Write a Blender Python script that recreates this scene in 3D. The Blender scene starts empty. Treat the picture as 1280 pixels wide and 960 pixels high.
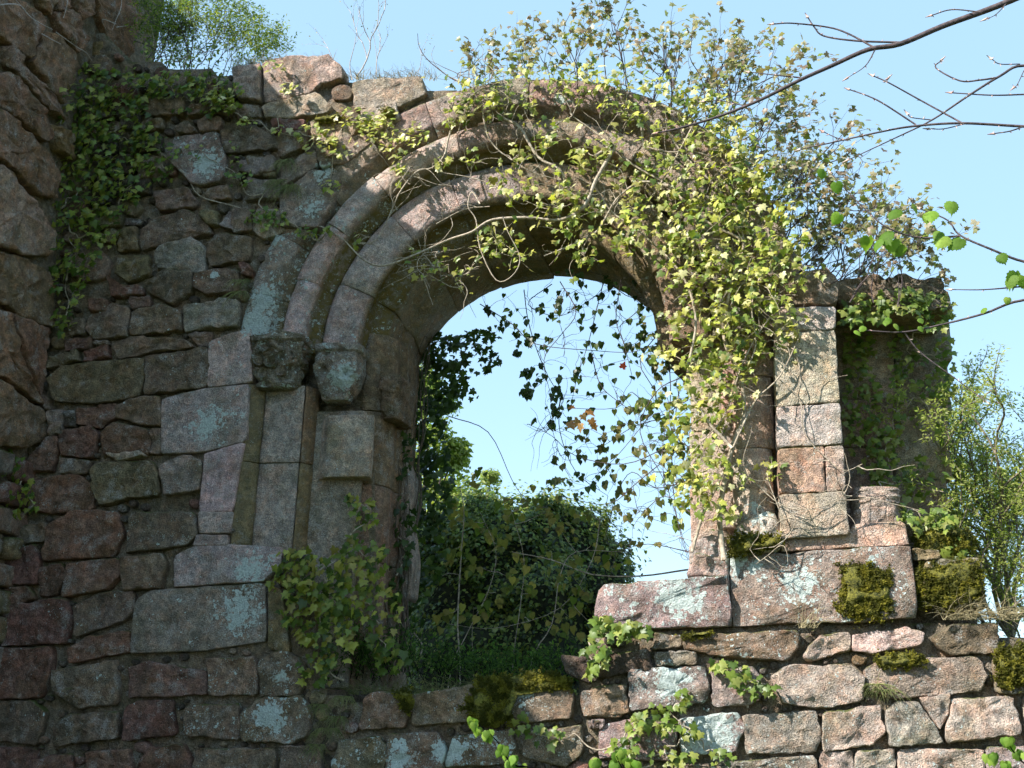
import bpy, bmesh, math, random
import numpy as np
from mathutils import Vector, Matrix, noise
R = random.Random(7)
SC = bpy.context.scene
COL = SC.collection
# ------------------------------------------------------------------ camera
F = 1350.0                                   # focal length in photo pixels (photo 1280 x 960)
YAW, PITCH, ROLL = math.radians(11), math.radians(17), math.radians(1.4)
CAM = Vector((0, -10, 1.6))
fw = Vector((-math.sin(YAW)*math.cos(PITCH), math.cos(YAW)*math.cos(PITCH), math.sin(PITCH)))
rt0 = fw.cross(Vector((0, 0, 1))).normalized()
up0 = rt0.cross(fw).normalized()
rt = (rt0*math.cos(ROLL) - up0*math.sin(-ROLL)*-1).normalized()
rt = (rt0*math.cos(ROLL) + up0*math.sin(ROLL)).normalized()
up = rt.cross(fw).normalized()
cd = bpy.data.cameras.new('camera'); cam = bpy.data.objects.new('camera', cd); COL.objects.link(cam)
cam.matrix_world = Matrix(((rt.x, up.x, -fw.x, CAM.x), (rt.y, up.y, -fw.y, CAM.y), (rt.z, up.z, -fw.z, CAM.z), (0, 0, 0, 1)))
cd.sensor_width = 36; cd.lens = F/1280*36; cd.clip_start = .05; cd.clip_end = 2000
SC.camera = cam
# ------------------------------------------------------------------ sky, sun, exposure
SUN = Vector((-.60, -.50, .60)).normalized()
w = bpy.data.worlds.new("World"); SC.world = w; w.use_nodes = True
nt = w.node_tree; bg = nt.nodes['Background']
sky = nt.nodes.new('ShaderNodeTexSky'); sky.sky_type = 'NISHITA'; sky.sun_disc = False
sky.sun_elevation = math.asin(SUN.z); sky.sun_rotation = math.atan2(SUN.x, SUN.y) % (2*math.pi)
sky.air_density = 1.0; sky.dust_density = .3; sky.ozone_density = .7; sky.altitude = 100
hz = nt.nodes.new('ShaderNodeMix'); hz.data_type = 'RGBA'; hz.inputs[0].default_value = .78; hz.inputs[7].default_value = (1.15, 1.83, 2.4, 1)   # thin bright spring haze over the whole sky
nt.links.new(sky.outputs[0], hz.inputs[6]); nt.links.new(hz.outputs[2], bg.inputs[0]); bg.inputs[1].default_value = .15
sd = bpy.data.lights.new('sun', 'SUN'); sd.energy = 3.6; sd.angle = math.radians(.5); sd.color = (1, .95, .87)
so = bpy.data.objects.new('sun', sd); COL.objects.link(so); so.location = (-12, -12, 14)
so.rotation_euler = SUN.to_track_quat('Z', 'Y').to_euler()
SC.cycles.use_adaptive_sampling = True; SC.cycles.adaptive_threshold = .03; SC.cycles.max_bounces = 5; SC.cycles.diffuse_bounces = 3
SC.cycles.transmission_bounces = 3; SC.cycles.glossy_bounces = 1; SC.cycles.caustics_reflective = False; SC.cycles.caustics_refractive = False
SC.cycles.use_denoising = True
SC.view_settings.view_transform = 'Standard'; SC.view_settings.look = 'None'
SC.view_settings.exposure = 1.6; SC.view_settings.gamma = 1
# ------------------------------------------------------------------ helpers
def P(px, py, y=0.0):
    """the point of the plane Y = y that shows at photo pixel (px, py)"""
    d = fw + rt*((px-640)/F) - up*((py-480)/F)
    return CAM + d*((y-CAM.y)/d.y)
def PX(px, py, x):
    d = fw + rt*((px-640)/F) - up*((py-480)/F)
    return CAM + d*((x-CAM.x)/d.x)
def proj(p):
    v = Vector(p)-CAM; z = v.dot(fw)
    return 640+F*v.dot(rt)/z, 480-F*v.dot(up)/z
def link(name, data, mat=None, parent=None, loc=None, col=None, label=None, kind=None):
    o = bpy.data.objects.new(name, data); COL.objects.link(o)
    if mat is not None and data is not None and len(data.materials) == 0:
        data.materials.append(mat)
        if mat.name.startswith(('weath', 'pitted', 'algae')) and 'lichen' not in data.attributes: lichen_attr(data, loc if loc is not None else (0, 0, 0))
    if parent is not None: o.parent = parent
    if loc is not None:
        o.location = Vector(loc) - (parent.location if parent is not None and parent.parent is None else (parent.location+parent.parent.location if parent is not None else Vector()))
    elif parent is not None:
        o.location = -(parent.location if parent.parent is None else parent.location+parent.parent.location)
    if col is not None: o.color = col
    if label: o['label'] = label
    if kind: o['kind'] = kind
    return o
def thing(name, label, cat, loc=(0, 0, 0), group=None, kind=None):
    o = bpy.data.objects.new(name, None); COL.objects.link(o); o.location = loc; o.empty_display_size = .2
    o['label'] = label; o['category'] = cat
    if group: o['group'] = group
    if kind: o['kind'] = kind
    return o
LP = []
def lichen_attr(me, c):
    n = len(me.vertices); co = np.empty(n*3, np.float32); me.vertices.foreach_get('co', co); co = co.reshape(-1, 3)+np.array(c, np.float32)
    if not LP:
        for (lx, ly, lr) in LICHEN: q = P(lx, ly, 0); LP.append((np.array(q), lr*.0088))
    f = np.zeros(n, np.float32)
    for q, r in LP: f = np.maximum(f, 1-np.clip(np.linalg.norm(co-q, axis=1)/r, 0, 1))
    at = me.attributes.new('lichen', 'FLOAT', 'POINT'); at.data.foreach_set('value', f*f*(3-2*f))
def mesh(name, verts, faces, smooth=True):
    me = bpy.data.meshes.new(name); me.from_pydata([tuple(v) for v in verts], [], faces)
    if smooth: me.polygons.foreach_set('use_smooth', [True]*len(faces))
    me.update(); return me
def inside(poly, x, y):
    c = False; n = len(poly); j = n-1
    for i in range(n):
        xi, yi = poly[i]; xj, yj = poly[j]
        if (yi > y) != (yj > y) and x < (xj-xi)*(y-yi)/(yj-yi)+xi: c = not c
        j = i
    return c
def pdist(poly, x, y):
    b = 1e9; n = len(poly)
    for i in range(n):
        ax, ay = poly[i]; bx, by = poly[(i+1) % n]
        dx, dy = bx-ax, by-ay; L = dx*dx+dy*dy or 1e-9
        t = max(0, min(1, ((x-ax)*dx+(y-ay)*dy)/L))
        b = min(b, math.hypot(x-ax-t*dx, y-ay-t*dy))
    return b
# ------------------------------------------------------------------ materials
class NT:
    def __init__(s, name):
        s.m = bpy.data.materials.new(name); s.m.use_nodes = True; s.t = s.m.node_tree
        s.b = s.t.nodes['Principled BSDF']; s.out = s.t.nodes['Material Output']
    def n(s, typ, **kw):
        nd = s.t.nodes.new(typ)
        for k, v in kw.items():
            if k.startswith('i_'):
                k = k[2:]; k = int(k) if k.isdigit() else k.replace('_', ' ')
                if hasattr(v, 'links') or isinstance(v, bpy.types.NodeSocket): s.t.links.new(v, nd.inputs[k])
                else: nd.inputs[k].default_value = v
            else: setattr(nd, k, v)
        return nd
    def l(s, a, b): s.t.links.new(a, b)
    def math(s, op, a, b=0.0, c=0.0):
        nd = s.t.nodes.new('ShaderNodeMath'); nd.operation = op
        for i, v in enumerate((a, b, c)):
            if isinstance(v, bpy.types.NodeSocket): s.l(v, nd.inputs[i])
            else: nd.inputs[i].default_value = v
        return nd.outputs[0]
    def noise(s, vec, scale, detail=4, rough=.55, dist=0):
        nd = s.n('ShaderNodeTexNoise'); s.l(vec, nd.inputs['Vector'])
        nd.inputs['Scale'].default_value = scale; nd.inputs['Detail'].default_value = detail
        nd.inputs['Roughness'].default_value = rough; nd.inputs['Distortion'].default_value = dist
        return nd.outputs['Fac']
    def ramp(s, fac, lo, hi, a=0.0, b=1.0, smooth=True):
        nd = s.n('ShaderNodeMapRange'); s.l(fac, nd.inputs[0])
        if smooth: nd.interpolation_type = 'SMOOTHSTEP'
        nd.inputs[1].default_value = lo; nd.inputs[2].default_value = hi
        nd.inputs[3].default_value = a; nd.inputs[4].default_value = b
        return nd.outputs[0]
    def mix(s, fac, a, b, mode='MIX'):
        nd = s.t.nodes.new('ShaderNodeMix'); nd.data_type = 'RGBA'; nd.blend_type = mode
        for i, v in ((0, fac), (6, a), (7, b)):
            if isinstance(v, bpy.types.NodeSocket): s.l(v, nd.inputs[i])
            elif i == 0: nd.inputs[0].default_value = v
            else: nd.inputs[i].default_value = (*v, 1) if len(v) == 3 else v
        return nd.outputs[2]
LICHEN = [(300, 765, 46), (318, 712, 38), (262, 530, 40), (330, 372, 26), (320, 402, 32), (345, 300, 16), (258, 205, 26), (392, 262, 26), (300, 520, 16),
          (270, 345, 14), (845, 745, 34), (430, 470, 26), (430, 370, 14), (988, 536, 10), (1000, 505, 14), (945, 635, 26), (560, 940, 26), (500, 945, 24),
          (655, 865, 26), (838, 850, 26), (885, 915, 38), (1125, 735, 16), (350, 845, 16), (338, 895, 26), (700, 125, 16), (925, 705, 26), (1000, 730, 30), (1090, 700, 12),
          (260, 770, 9), (345, 900, 22), (405, 215, 24), (220, 890, 9), (430, 395, 14)]
def stone_mat(name, objcol=True, base=(.2, .17, .15), lich=0.0, algae=0.0, bump=1.0):
    s = NT(name); geo = s.n('ShaderNodeNewGeometry'); pos = geo.outputs['Position']
    oi = s.n('ShaderNodeObjectInfo')
    rv = s.n('ShaderNodeVectorMath', operation='SCALE'); rv.inputs[0].default_value = (17, 31, 23); s.l(oi.outputs['Random'], rv.inputs['Scale'])
    av = s.n('ShaderNodeVectorMath', operation='ADD'); s.l(pos, av.inputs[0]); s.l(rv.outputs[0], av.inputs[1]); p = av.outputs[0]
    if objcol: bc = oi.outputs['Color']; lv = oi.outputs['Alpha']
    else: bc = base; lv = None
    big = s.noise(p, 3.2, 3, .6); mid = s.noise(p, 13, 4, .65); fine = s.noise(p, 90, 2, .7); vf = fine
    c = s.mix(s.ramp(big, .3, .7), bc, (.5, .5, .5), 'MIX') if False else bc
    # patchy value and hue
    c = s.mix(s.ramp(s.noise(p, 7, 3, .7), .42, .66, 0, .8), c, s.mix(1.0, c, (1.08, .87, .78), 'MULTIPLY'))
    c = s.mix(s.ramp(mid, .38, .68, 0, .95), c, s.mix(1.0, c, (1.9, 1.8, 1.7), 'MULTIPLY'))
    c = s.mix(s.ramp(big, .46, .68, 0, .75), c, s.mix(1.0, c, (.55, .58, .5), 'MULTIPLY'))
    c = s.mix(s.ramp(fine, .48, .75, 0, .8), c, s.mix(1.0, c, (1.9, 1.85, 1.8), 'MULTIPLY'))
    c = s.mix(s.ramp(fine, .52, .30, 0, .7), c, s.mix(1.0, c, (.35, .35, .35), 'MULTIPLY'))
    # horizontal bedding stain + pale dusty bloom
    bl = s.math('MULTIPLY', s.ramp(s.noise(p, 5.5, 3, .7), .52, .7), s.ramp(vf, .35, .6))
    c = s.mix(s.math('MULTIPLY', bl, .75), c, (.36, .34, .32))
    # algae: olive and ochre film
    am = s.n('ShaderNodeAttribute', attribute_name='algae_mask').outputs['Fac']
    al = s.math('ADD', s.ramp(s.noise(p, 2.6, 3, .65), .50, .72, 0, .28), s.math('ADD', am, algae))
    c = s.mix(s.math('MULTIPLY', al, s.ramp(mid, .25, .6, .35, 1)), c, s.mix(s.ramp(mid, .4, .65), (.095, .082, .026), (.165, .115, .038)))
    # moss on ledges
    nz = s.n('ShaderNodeSeparateXYZ'); s.l(geo.outputs['Normal'], nz.inputs[0])
    ms = s.math('MULTIPLY', s.ramp(nz.outputs['Z'], .35, .8), s.ramp(big, .45, .6))
    c = s.mix(s.math('MULTIPLY', ms, .85), c, (.07, .085, .018))
    # lichen: crisp pale rosettes, more where the stone carries them
    fld = s.n('ShaderNodeAttribute', attribute_name='lichen').outputs['Fac']
    vor = s.n('ShaderNodeTexVoronoi'); s.l(pos, vor.inputs['Vector']); vor.inputs['Scale'].default_value = 17; vor.inputs['Randomness'].default_value = 1
    vor2 = s.n('ShaderNodeTexVoronoi'); s.l(pos, vor2.inputs['Vector']); vor2.inputs['Scale'].default_value = 55
    ln = s.noise(pos, 7.5, 4, .72); ed = s.noise(pos, 60, 2, .7)
    amt = s.math('ADD', s.math('MULTIPLY', fld, .43), s.math('MULTIPLY', lv, .17) if lv is not None else lich*.17)
    wv = s.n('ShaderNodeVectorMath', operation='MULTIPLY_ADD'); wn = s.n('ShaderNodeTexNoise'); s.l(pos, wn.inputs['Vector']); wn.inputs['Scale'].default_value = 28; wn.inputs['Detail'].default_value = 2
    s.l(wn.outputs['Color'], wv.inputs[0]); wv.inputs[1].default_value = (.035,)*3; s.l(pos, wv.inputs[2]); s.l(wv.outputs[0], vor.inputs['Vector']); vor.inputs['Scale'].default_value = 20
    v = s.math('ADD', amt, s.math('MULTIPLY', s.math('SUBTRACT', ln, .5), 1.0))
    v = s.math('SUBTRACT', v, s.math('MULTIPLY', vor.outputs['Distance'], .42)); v = s.math('ADD', v, s.math('MULTIPLY', s.math('SUBTRACT', ed, .5), .16))
    lm = s.ramp(v, .09, .115)
    v2 = s.math('SUBTRACT', s.math('ADD', s.noise(pos, 11, 2, .6), s.math('MULTIPLY', amt, .9)), s.math('MULTIPLY', vor2.outputs['Distance'], .62))
    lm2 = s.ramp(v2, .50, .55)
    lm = s.math('MAXIMUM', lm, s.math('MULTIPLY', lm2, .6))
    lc = s.mix(s.ramp(ed, .35, .65), (.34, .40, .385), (.50, .56, .53))
    c = s.mix(s.math('MULTIPLY', lm, .93), c, lc)
    s.l(c, s.b.inputs['Base Color']); s.b.inputs['Roughness'].default_value = .92; s.b.inputs['Specular IOR Level'].default_value = .2
    pit = s.n('ShaderNodeTexVoronoi'); s.l(p, pit.inputs['Vector']); pit.inputs['Scale'].default_value = 38
    h = s.math('ADD', s.math('MULTIPLY', mid, 1.0), s.math('MULTIPLY', fine, .45))
    h = s.math('ADD', h, s.math('MULTIPLY', s.ramp(pit.outputs['Distance'], 0, .35), .22))
    h = s.math('ADD', h, s.math('MULTIPLY', lm, .12))
    bp = s.n('ShaderNodeBump'); bp.inputs['Strength'].default_value = .9; bp.inputs['Distance'].default_value = .040*bump
    s.l(h, bp.inputs['Height']); s.l(bp.outputs[0], s.b.inputs['Normal'])
    return s.m
M_STONE = stone_mat('weathered_sandstone')
M_ROUGH = stone_mat('pitted_sandstone', bump=1.8)
M_MORTAR = stone_mat('old_mortar', False, (.15, .125, .095), -.2, .05, 1.5)
M_CARVE = stone_mat('algae_stained_dressed_stone', True, algae=.05, bump=1.35)
def leaf_mat(name, rough=.45, trans=.45, spec=.4):
    s = NT(name); a = s.n('ShaderNodeAttribute', attribute_name='tint'); oi = s.n('ShaderNodeObjectInfo')
    c = s.mix(1.0, a.outputs['Color'], oi.outputs['Color'], 'MULTIPLY')
    geo = s.n('ShaderNodeNewGeometry'); nn = s.noise(geo.outputs['Position'], 45, 3)
    c = s.mix(s.ramp(nn, .4, .7, 0, .5), c, s.mix(1.0, c, (.6, .65, .5), 'MULTIPLY'))
    s.l(c, s.b.inputs['Base Color']); s.b.inputs['Roughness'].default_value = rough; s.b.inputs['Specular IOR Level'].default_value = spec
    tr = s.n('ShaderNodeBsdfTranslucent'); s.l(s.mix(1.0, c, (1.25, 1.3, .6), 'MULTIPLY'), tr.inputs[0])
    mx = s.n('ShaderNodeMixShader'); mx.inputs[0].default_value = trans
    s.l(s.b.outputs[0], mx.inputs[1]); s.l(tr.outputs[0], mx.inputs[2]); s.l(mx.outputs[0], s.out.inputs[0])
    return s.m
M_LEAF = leaf_mat('ivy_leaf_surface', .42, .4, .45)
M_SOFT = leaf_mat('soft_leaf_surface', .6, .55, .2)
def bark_mat(name, a, b):
    s = NT(name); geo = s.n('ShaderNodeNewGeometry'); p = geo.outputs['Position']
    f = s.noise(p, 30, 5, .7); c = s.mix(s.ramp(f, .35, .65), a, b)
    s.l(c, s.b.inputs['Base Color']); s.b.inputs['Roughness'].default_value = .85
    bp = s.n('ShaderNodeBump'); bp.inputs['Distance'].default_value = .006; s.l(f, bp.inputs['Height']); s.l(bp.outputs[0], s.b.inputs['Normal'])
    return s.m
M_STEM = bark_mat('ivy_stem_bark', (.20, .155, .11), (.46, .39, .30))
M_DARKSTEM = bark_mat('dark_twig_bark', (.035, .026, .03), (.11, .08, .08))
M_PALETWIG = bark_mat('pale_twig_bark', (.30, .26, .24), (.5, .45, .42))
def simple_mat(name, a, b, scale, bumpd, rough=.95):
    s = NT(name); geo = s.n('ShaderNodeNewGeometry'); p = geo.outputs['Position']
    f = s.noise(p, scale, 6, .7); g = s.noise(p, scale*.2, 4)
    c = s.mix(s.ramp(s.math('ADD', s.math('MULTIPLY', f, .6), s.math('MULTIPLY', g, .4)), .38, .62), a, b)
    s.l(c, s.b.inputs['Base Color']); s.b.inputs['Roughness'].default_value = rough
    bp = s.n('ShaderNodeBump'); bp.inputs['Distance'].default_value = bumpd; s.l(f, bp.inputs['Height']); s.l(bp.outputs[0], s.b.inputs['Normal'])
    return s.m
M_MOSS = simple_mat('cushion_moss', (.035, .04, .008), (.23, .21, .03), 60, .03)
M_GROUND = simple_mat('grassy_earth', (.03, .045, .015), (.10, .12, .04), 2.5, .05)
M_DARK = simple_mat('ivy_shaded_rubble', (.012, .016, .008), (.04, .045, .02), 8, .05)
# ------------------------------------------------------------------ stones
def resample(pts, n):
    L = [0]; m = len(pts)
    for i in range(m): L.append(L[-1]+(pts[(i+1) % m]-pts[i]).length)
    out = []; k = 0
    for j in range(n):
        t = L[-1]*j/n
        while L[k+1] < t: k += 1
        out.append(pts[k].lerp(pts[(k+1) % m], (t-L[k])/max(1e-9, L[k+1]-L[k])))
    return out
def stone_mesh(pts, nrm, proud, depth, rnd=.03, rough=.012, N=28, seed=0, edge=.008, tex=1.0):
    """outline pts (world, coplanar, any winding) -> rounded weathered block; nrm points out of the wall"""
    c = sum(pts, Vector())/len(pts)
    # orientation: counter-clockwise seen from outside
    a = Vector()
    for i in range(len(pts)): a += (pts[i]-c).cross(pts[(i+1) % len(pts)]-c)
    if a.dot(nrm) < 0: pts = pts[::-1]
    # corner cutting then resample
    q = []
    for i in range(len(pts)):
        p0, p1 = pts[i], pts[(i+1) % len(pts)]; L = (p1-p0).length; t = min(.3, rnd*.75/max(L, 1e-6))
        q += [p0.lerp(p1, t), p0.lerp(p1, 1-t)]
    q = resample(q, N)
    so = Vector((seed*3.1, seed*1.7, seed*.9))
    q = [p + (p-c).normalized()*(noise.noise(p*6+so)*edge*1.5 + noise.noise(p*17+so)*edge + noise.noise(p*40+so)*edge*.5) for p in q]
    size = min((p-c).length for p in q)
    vs = []; fs = []
    rings = [(0, -depth), (0, -.014), (.07, proud*.30), (.25, proud*.72), (.6, proud*.93), (1.1, proud*1.0), (1.9, proud*1.04)]
    if N < 20: rings = rings[:2]+rings[3:4]+rings[5:6]
    ringv = []
    for (ins, h) in rings:
        row = []
        for p in q:
            d = p-c; L = d.length; k = max(.42 if ins > 1.2 else .55, 1-rnd*ins/L); row.append(c+d*k+nrm*h)
        ringv.append(row)
    for f_ in ((.78, .54, .28) if N >= 20 else (.5,)):
        last = ringv[-1] if f_ in (.78, .5) and len(ringv) == len(rings) else base_
        base_ = last; ringv.append([c+nrm*proud*1.05+(p-c-nrm*proud*1.05)*f_ for p in base_])
    tx, tz = R.uniform(-.5, .5), R.uniform(-.4, .5)          # each face leans a little its own way
    for ri, row in enumerate(ringv):
        for p in row:
            if ri >= 2:
                amp = rough*(.55 if ri == 2 else 1); w2 = Vector((p.x*3, p.y, p.z*14))
                p = p + nrm*(noise.noise(p*5+so)*amp*1.5 + noise.noise(p*13+so)*amp*1.1+noise.noise(p*31+so)*amp*.6+noise.noise(w2+so)*amp*.7 + ((p.x-c.x)*tx+(p.z-c.z)*tz)*min(.09, proud*1.6)) + Vector((noise.noise(p*18+so), 0, noise.noise(p*18-so)))*rough*.55
            vs.append(p-c)
    for r_ in range(len(ringv)-1):
        for j in range(N):
            k = (j+1) % N; fs.append((r_*N+j, r_*N+k, (r_+1)*N+k, (r_+1)*N+j))
    vs.append(nrm*proud*1.05+nrm*noise.noise(c*5+so)*rough); b = (len(ringv)-1)*N
    for j in range(N): fs.append((b+j, b+(j+1) % N, len(vs)-1))
    me = mesh('stone', vs, fs)
    return me, c
RED, BRN, GRY, OLV, LAV, PNK = (.130, .078, .062), (.145, .112, .086), (.19, .158, .142), (.135, .112, .066), (.285, .232, .228), (.275, .228, .198)
DRK = (.06, .05, .042)
WALLN = Vector((0, -1, 0))
ALLPX = []                                     # traced outlines, for the chinks between them
def crop(ox, oy, s): return lambda pts: [(ox+x*s, oy+y*s) for x, y in pts]
def parse(txt):
    out = []
    for ln in txt.strip().splitlines():
        ln = ln.split('#')[0].strip()
        if not ln: continue
        f = ln.split(); col = f[0]; li = float(f[1]); pts = [tuple(float(v) for v in t.split(',')) for t in f[2:]]
        out.append((col, li, pts))
    return out
CC = dict(r=RED, b=BRN, g=GRY, o=OLV, l=LAV, p=PNK, d=DRK)
def vary(c, v=.16, h=.06):
    k = 1+R.uniform(-v, v); return tuple(max(.01, x*k*(1+R.uniform(-h, h))) for x in c)
def lay(txt, cr, parent, y=0.0, proud=.03, depth=.14, mat=None, rnd=.015, rough=.022, shrink=-.6, name='stone', edge=.011, li2=0):
    for col, li, pts in parse(txt):
        px = cr(pts); ALLPX.append(px)
        cx = sum(p[0] for p in px)/len(px); cy = sum(p[1] for p in px)/len(px)
        px = [(p[0]+(cx-p[0])/max(8, math.hypot(p[0]-cx, p[1]-cy))*shrink, p[1]+(cy-p[1])/max(8, math.hypot(p[0]-cx, p[1]-cy))*shrink) for p in px]
        w = [P(a, b, y) for a, b in px]
        me, c = stone_mesh(w, WALLN, proud*R.uniform(.6, 1.5), depth, rnd, rough, 42, R.random()*50, edge)
        o = link(name, me, mat or (M_ROUGH if 'x' in col else M_STONE), parent, c, (*vary(CC[col[0]]), li+li2))
        if 'x' not in col and y == 0: o.rotation_euler = (R.uniform(-.035, .035), 0, R.uniform(-.03, .03))
wall = thing('ruined_window_wall', 'ruined sandstone wall with a big moulded round-arched window opening under ivy', 'wall', (-1, .3, 0), kind='thing')
CA, CB, CM, CE, CD_ = crop(0, 0, .3359), crop(0, 320, .3359), crop(0, 640, .3359), crop(400, 540, .4374), crop(740, 540, .4376)
SA = '''
g .9 620,560 645,510 810,490 835,570 842,640 830,680 720,692 640,610
b 0 822,490 950,475 1060,530 1030,552 930,562 835,568
g 0 890,600 1020,585 1030,640 950,662 895,640
g .1 925,685 1050,665 1052,740 912,747
b .2 520,900 530,860 575,820 700,782 760,820 790,870 640,900 525,932
b 0 580,720 700,700 742,760 720,775 590,792
o 0 740,800 775,780 812,795 812,840 780,842
b 0 768,700 850,690 862,740 778,752
g 0 820,840 850,785 960,795 940,860 870,862
o 0 445,860 510,845 515,930 440,935
d 0 470,812 540,818 520,840 470,842
g .1 575,950 590,920 720,885 765,920 765,1020 640,1010 585,1000
b .2 775,910 830,870 935,882 930,970 780,990 768,950
g 0 650,470 700,450 735,490 662,497
b 0 740,460 770,430 830,440 822,488 745,491
b 0 520,470 560,445 612,445 610,482 530,492
p .3 862,255 970,240 975,380 882,362
px .3 982,232 1100,212 1230,215 1282,262 1284,300 1200,315 1150,352 985,387
p .2 980,400 1180,342 1240,398 1220,420 1100,442 990,440
b .1 880,395 970,400 975,440 890,445
d 0 450,440 520,425 510,480 455,480
d 0 360,380 440,390 440,440 370,450
b 0 700,395 790,385 860,400 850,430 760,425 700,435
b 0 540,380 690,370 690,430 600,435 545,430
d 0 380,590 500,580 500,640 400,650
b 0 510,590 600,585 620,650 520,670
d 0 420,670 560,660 560,720 440,730
d 0 440,500 600,500 610,560 450,570
d 0 330,520 430,510 430,570 340,580
d 0 330,700 420,690 425,760 340,770
o 0 350,780 450,770 450,840 360,850
'''
SB = '''
o 0 440,0 555,0 562,72 480,102 430,62
b 0 540,110 600,62 640,55 722,60 716,140 645,182 560,140
b .4 728,70 840,40 890,60 886,130 772,150 722,120
r 0 886,25 925,25 945,55 935,75 900,70
b 0 480,155 560,150 562,190 492,200
b .1 330,230 350,200 420,178 482,190 476,300 352,312 322,270
b .3 488,200 600,185 672,200 682,280 488,297
g .1 684,190 830,160 892,170 888,265 690,282
b 0 412,325 500,300 690,310 732,342 560,358 440,387
b 0 700,290 790,280 782,335 737,337
o .1 180,460 230,412 380,392 536,382 536,420 525,527 350,548 200,540
b .3 545,375 772,340 782,470 762,490 540,517
r 0 240,312 345,305 342,345 250,352
b 0 165,385 290,350 302,390 180,422
r 0 310,352 400,330 412,377 312,397
b .1 440,560 480,535 600,520 607,632 520,632 435,602
r 0 288,572 430,550 437,600 372,640 288,625
g .2 175,580 238,570 235,662 180,667
d 0 242,575 287,572 282,632 242,637
r 0 220,655 340,632 372,662 347,752 225,742
r 0 378,662 430,620 562,650 557,740 382,737
b 0 560,645 602,637 597,735 562,737
r 0 95,800 110,742 180,670 215,670 212,732 192,800
b 0 230,752 340,762 322,812 232,812
r .1 88,890 110,832 280,810 355,852 350,945 200,958 120,950
o .1 342,800 370,772 562,762 592,812 592,890 480,902 382,932 345,870
g .4 595,790 612,765 690,737 752,762 742,870 612,892
p .1 392,735 520,725 550,745 440,765
r 0 330,160 400,165 400,205 340,215
r 0 400,70 440,110 530,110 535,145 420,150
b 0 260,240 315,235 318,290 262,295
b 0 160,520 190,530 190,575 165,575
b 0 350,318 405,315 402,330 356,332
'''
SM = '''
r .1 175,60 280,-8 442,0 457,80 432,162 165,185
b .5 478,62 500,0 722,0 742,80 692,125 470,152
r 0 30,150 130,122 152,180 142,270 20,272
r .1 140,210 230,190 252,230 217,312 150,312
r .1 245,190 450,170 452,232 402,290 240,317
b .1 452,170 600,153 622,200 602,285 460,292
r 0 20,282 110,278 132,325 30,347
r .1 12,372 50,340 250,320 268,400 252,490 10,500
b .3 270,352 380,300 492,290 507,352 482,400 282,467
r .2 248,515 330,462 482,440 492,520 262,562
r .1 0,510 190,500 202,560 152,692 0,702
b .2 188,590 430,550 442,640 437,717 300,732 190,662
r .2 478,580 550,558 762,590 772,680 480,692
b .6 764,545 940,540 962,600 952,682 780,682
b .7 965,550 1040,513 1112,540 1142,600 1112,682 970,682
b .1 -40,710 130,700 177,750 132,867 -40,852
b .2 203,792 260,750 442,740 442,842 200,872
r .1 462,800 475,725 520,700 642,700 652,832 458,852
b .7 690,722 890,710 892,850 690,832
b .8 892,760 960,690 1122,683 1157,740 1152,832 1080,862 900,852
r .1 -40,872 132,880 122,975 -40,975
r .1 125,922 262,900 272,975 118,975
r .1 320,892 490,880 492,975 325,975
r .2 508,955 560,882 682,862 732,975 508,975
b .6 732,880 1022,880 1024,975 720,975
b .6 1046,872 1190,870 1202,975 1040,975
b .1 55,60 170,35 172,112 50,120
r 0 -60,150 15,150 10,270 -60,280
r 0 -60,290 12,290 15,360 -60,370
'''
SASH = '''
l .45 -1,-1 0,0
'''
ash1 = '''
l .55 782,322 870,285 940,272 940,470 775,490
l .35 605,532 775,493 930,480 918,690 762,730 600,737
l .15 762,738 912,694 868,953 742,953
'''
ash2 = '''
l .1 742,0 870,0 858,78 745,82
g .1 735,85 850,85 850,125 720,128
l .3 650,165 720,130 870,122 1052,132 1042,200 982,258 650,280
g .3 505,330 560,292 985,262 992,480 760,517 490,527
o .1 1050,290 1080,520 1000,512 1000,270
'''
SD = '''
g .75 30,437 392,410 397,555 180,562 15,550 5,520
g .55 396,356 905,325 930,530 780,543 600,546 396,556
b .4 262,580 590,567 592,615 562,655 370,642 262,622
g .2 180,630 258,625 302,628 300,665 180,668
b .2 180,572 255,582 255,615 180,620
p .2 600,640 652,580 735,572 737,625 620,655
p .2 742,580 900,555 952,575 945,610 800,635 742,625
bx 0 970,590 1030,547 1160,547 1160,632 1010,642
px .2 510,700 560,665 740,665 777,700 777,770 650,792 540,772
px .3 775,680 830,650 1100,642 1132,690 1112,740 870,762 785,737
g .7 105,680 320,667 337,740 320,770 110,797
g .3 340,682 460,670 482,700 482,770 345,787
b .1 0,730 100,720 105,800 0,817
g 1.1 245,820 420,800 432,850 412,915 255,922
g .6 20,840 110,820 237,830 237,940 20,930
px .3 432,810 640,795 657,860 640,915 440,920
p .3 660,800 822,780 837,860 800,895 660,912
p .3 835,800 870,770 930,770 985,850 1005,890 850,897
p .3 1010,850 1030,762 1200,755 1227,862 1010,890
g .1 935,760 1025,745 1020,800 992,850
b 0 1145,640 1250,600 1250,750 1150,742
p .2 650,910 742,912 750,990 650,990
p .5 755,910 865,905 867,990 752,990
p .5 875,907 1112,905 1122,990 872,990
g .2 1125,902 1320,890 1320,990 1125,990
g 0 0,820 36,820 30,850 0,850
g .6 230,955 600,925 642,925 642,990 230,990
p .3 1232,760 1340,750 1340,880 1235,880
bx .1 1262,640 1340,640 1340,745 1262,745
o .2 945,370 1112,360 1124,510 942,490
o 0 912,330 990,340 992,368 915,368
'''
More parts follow.
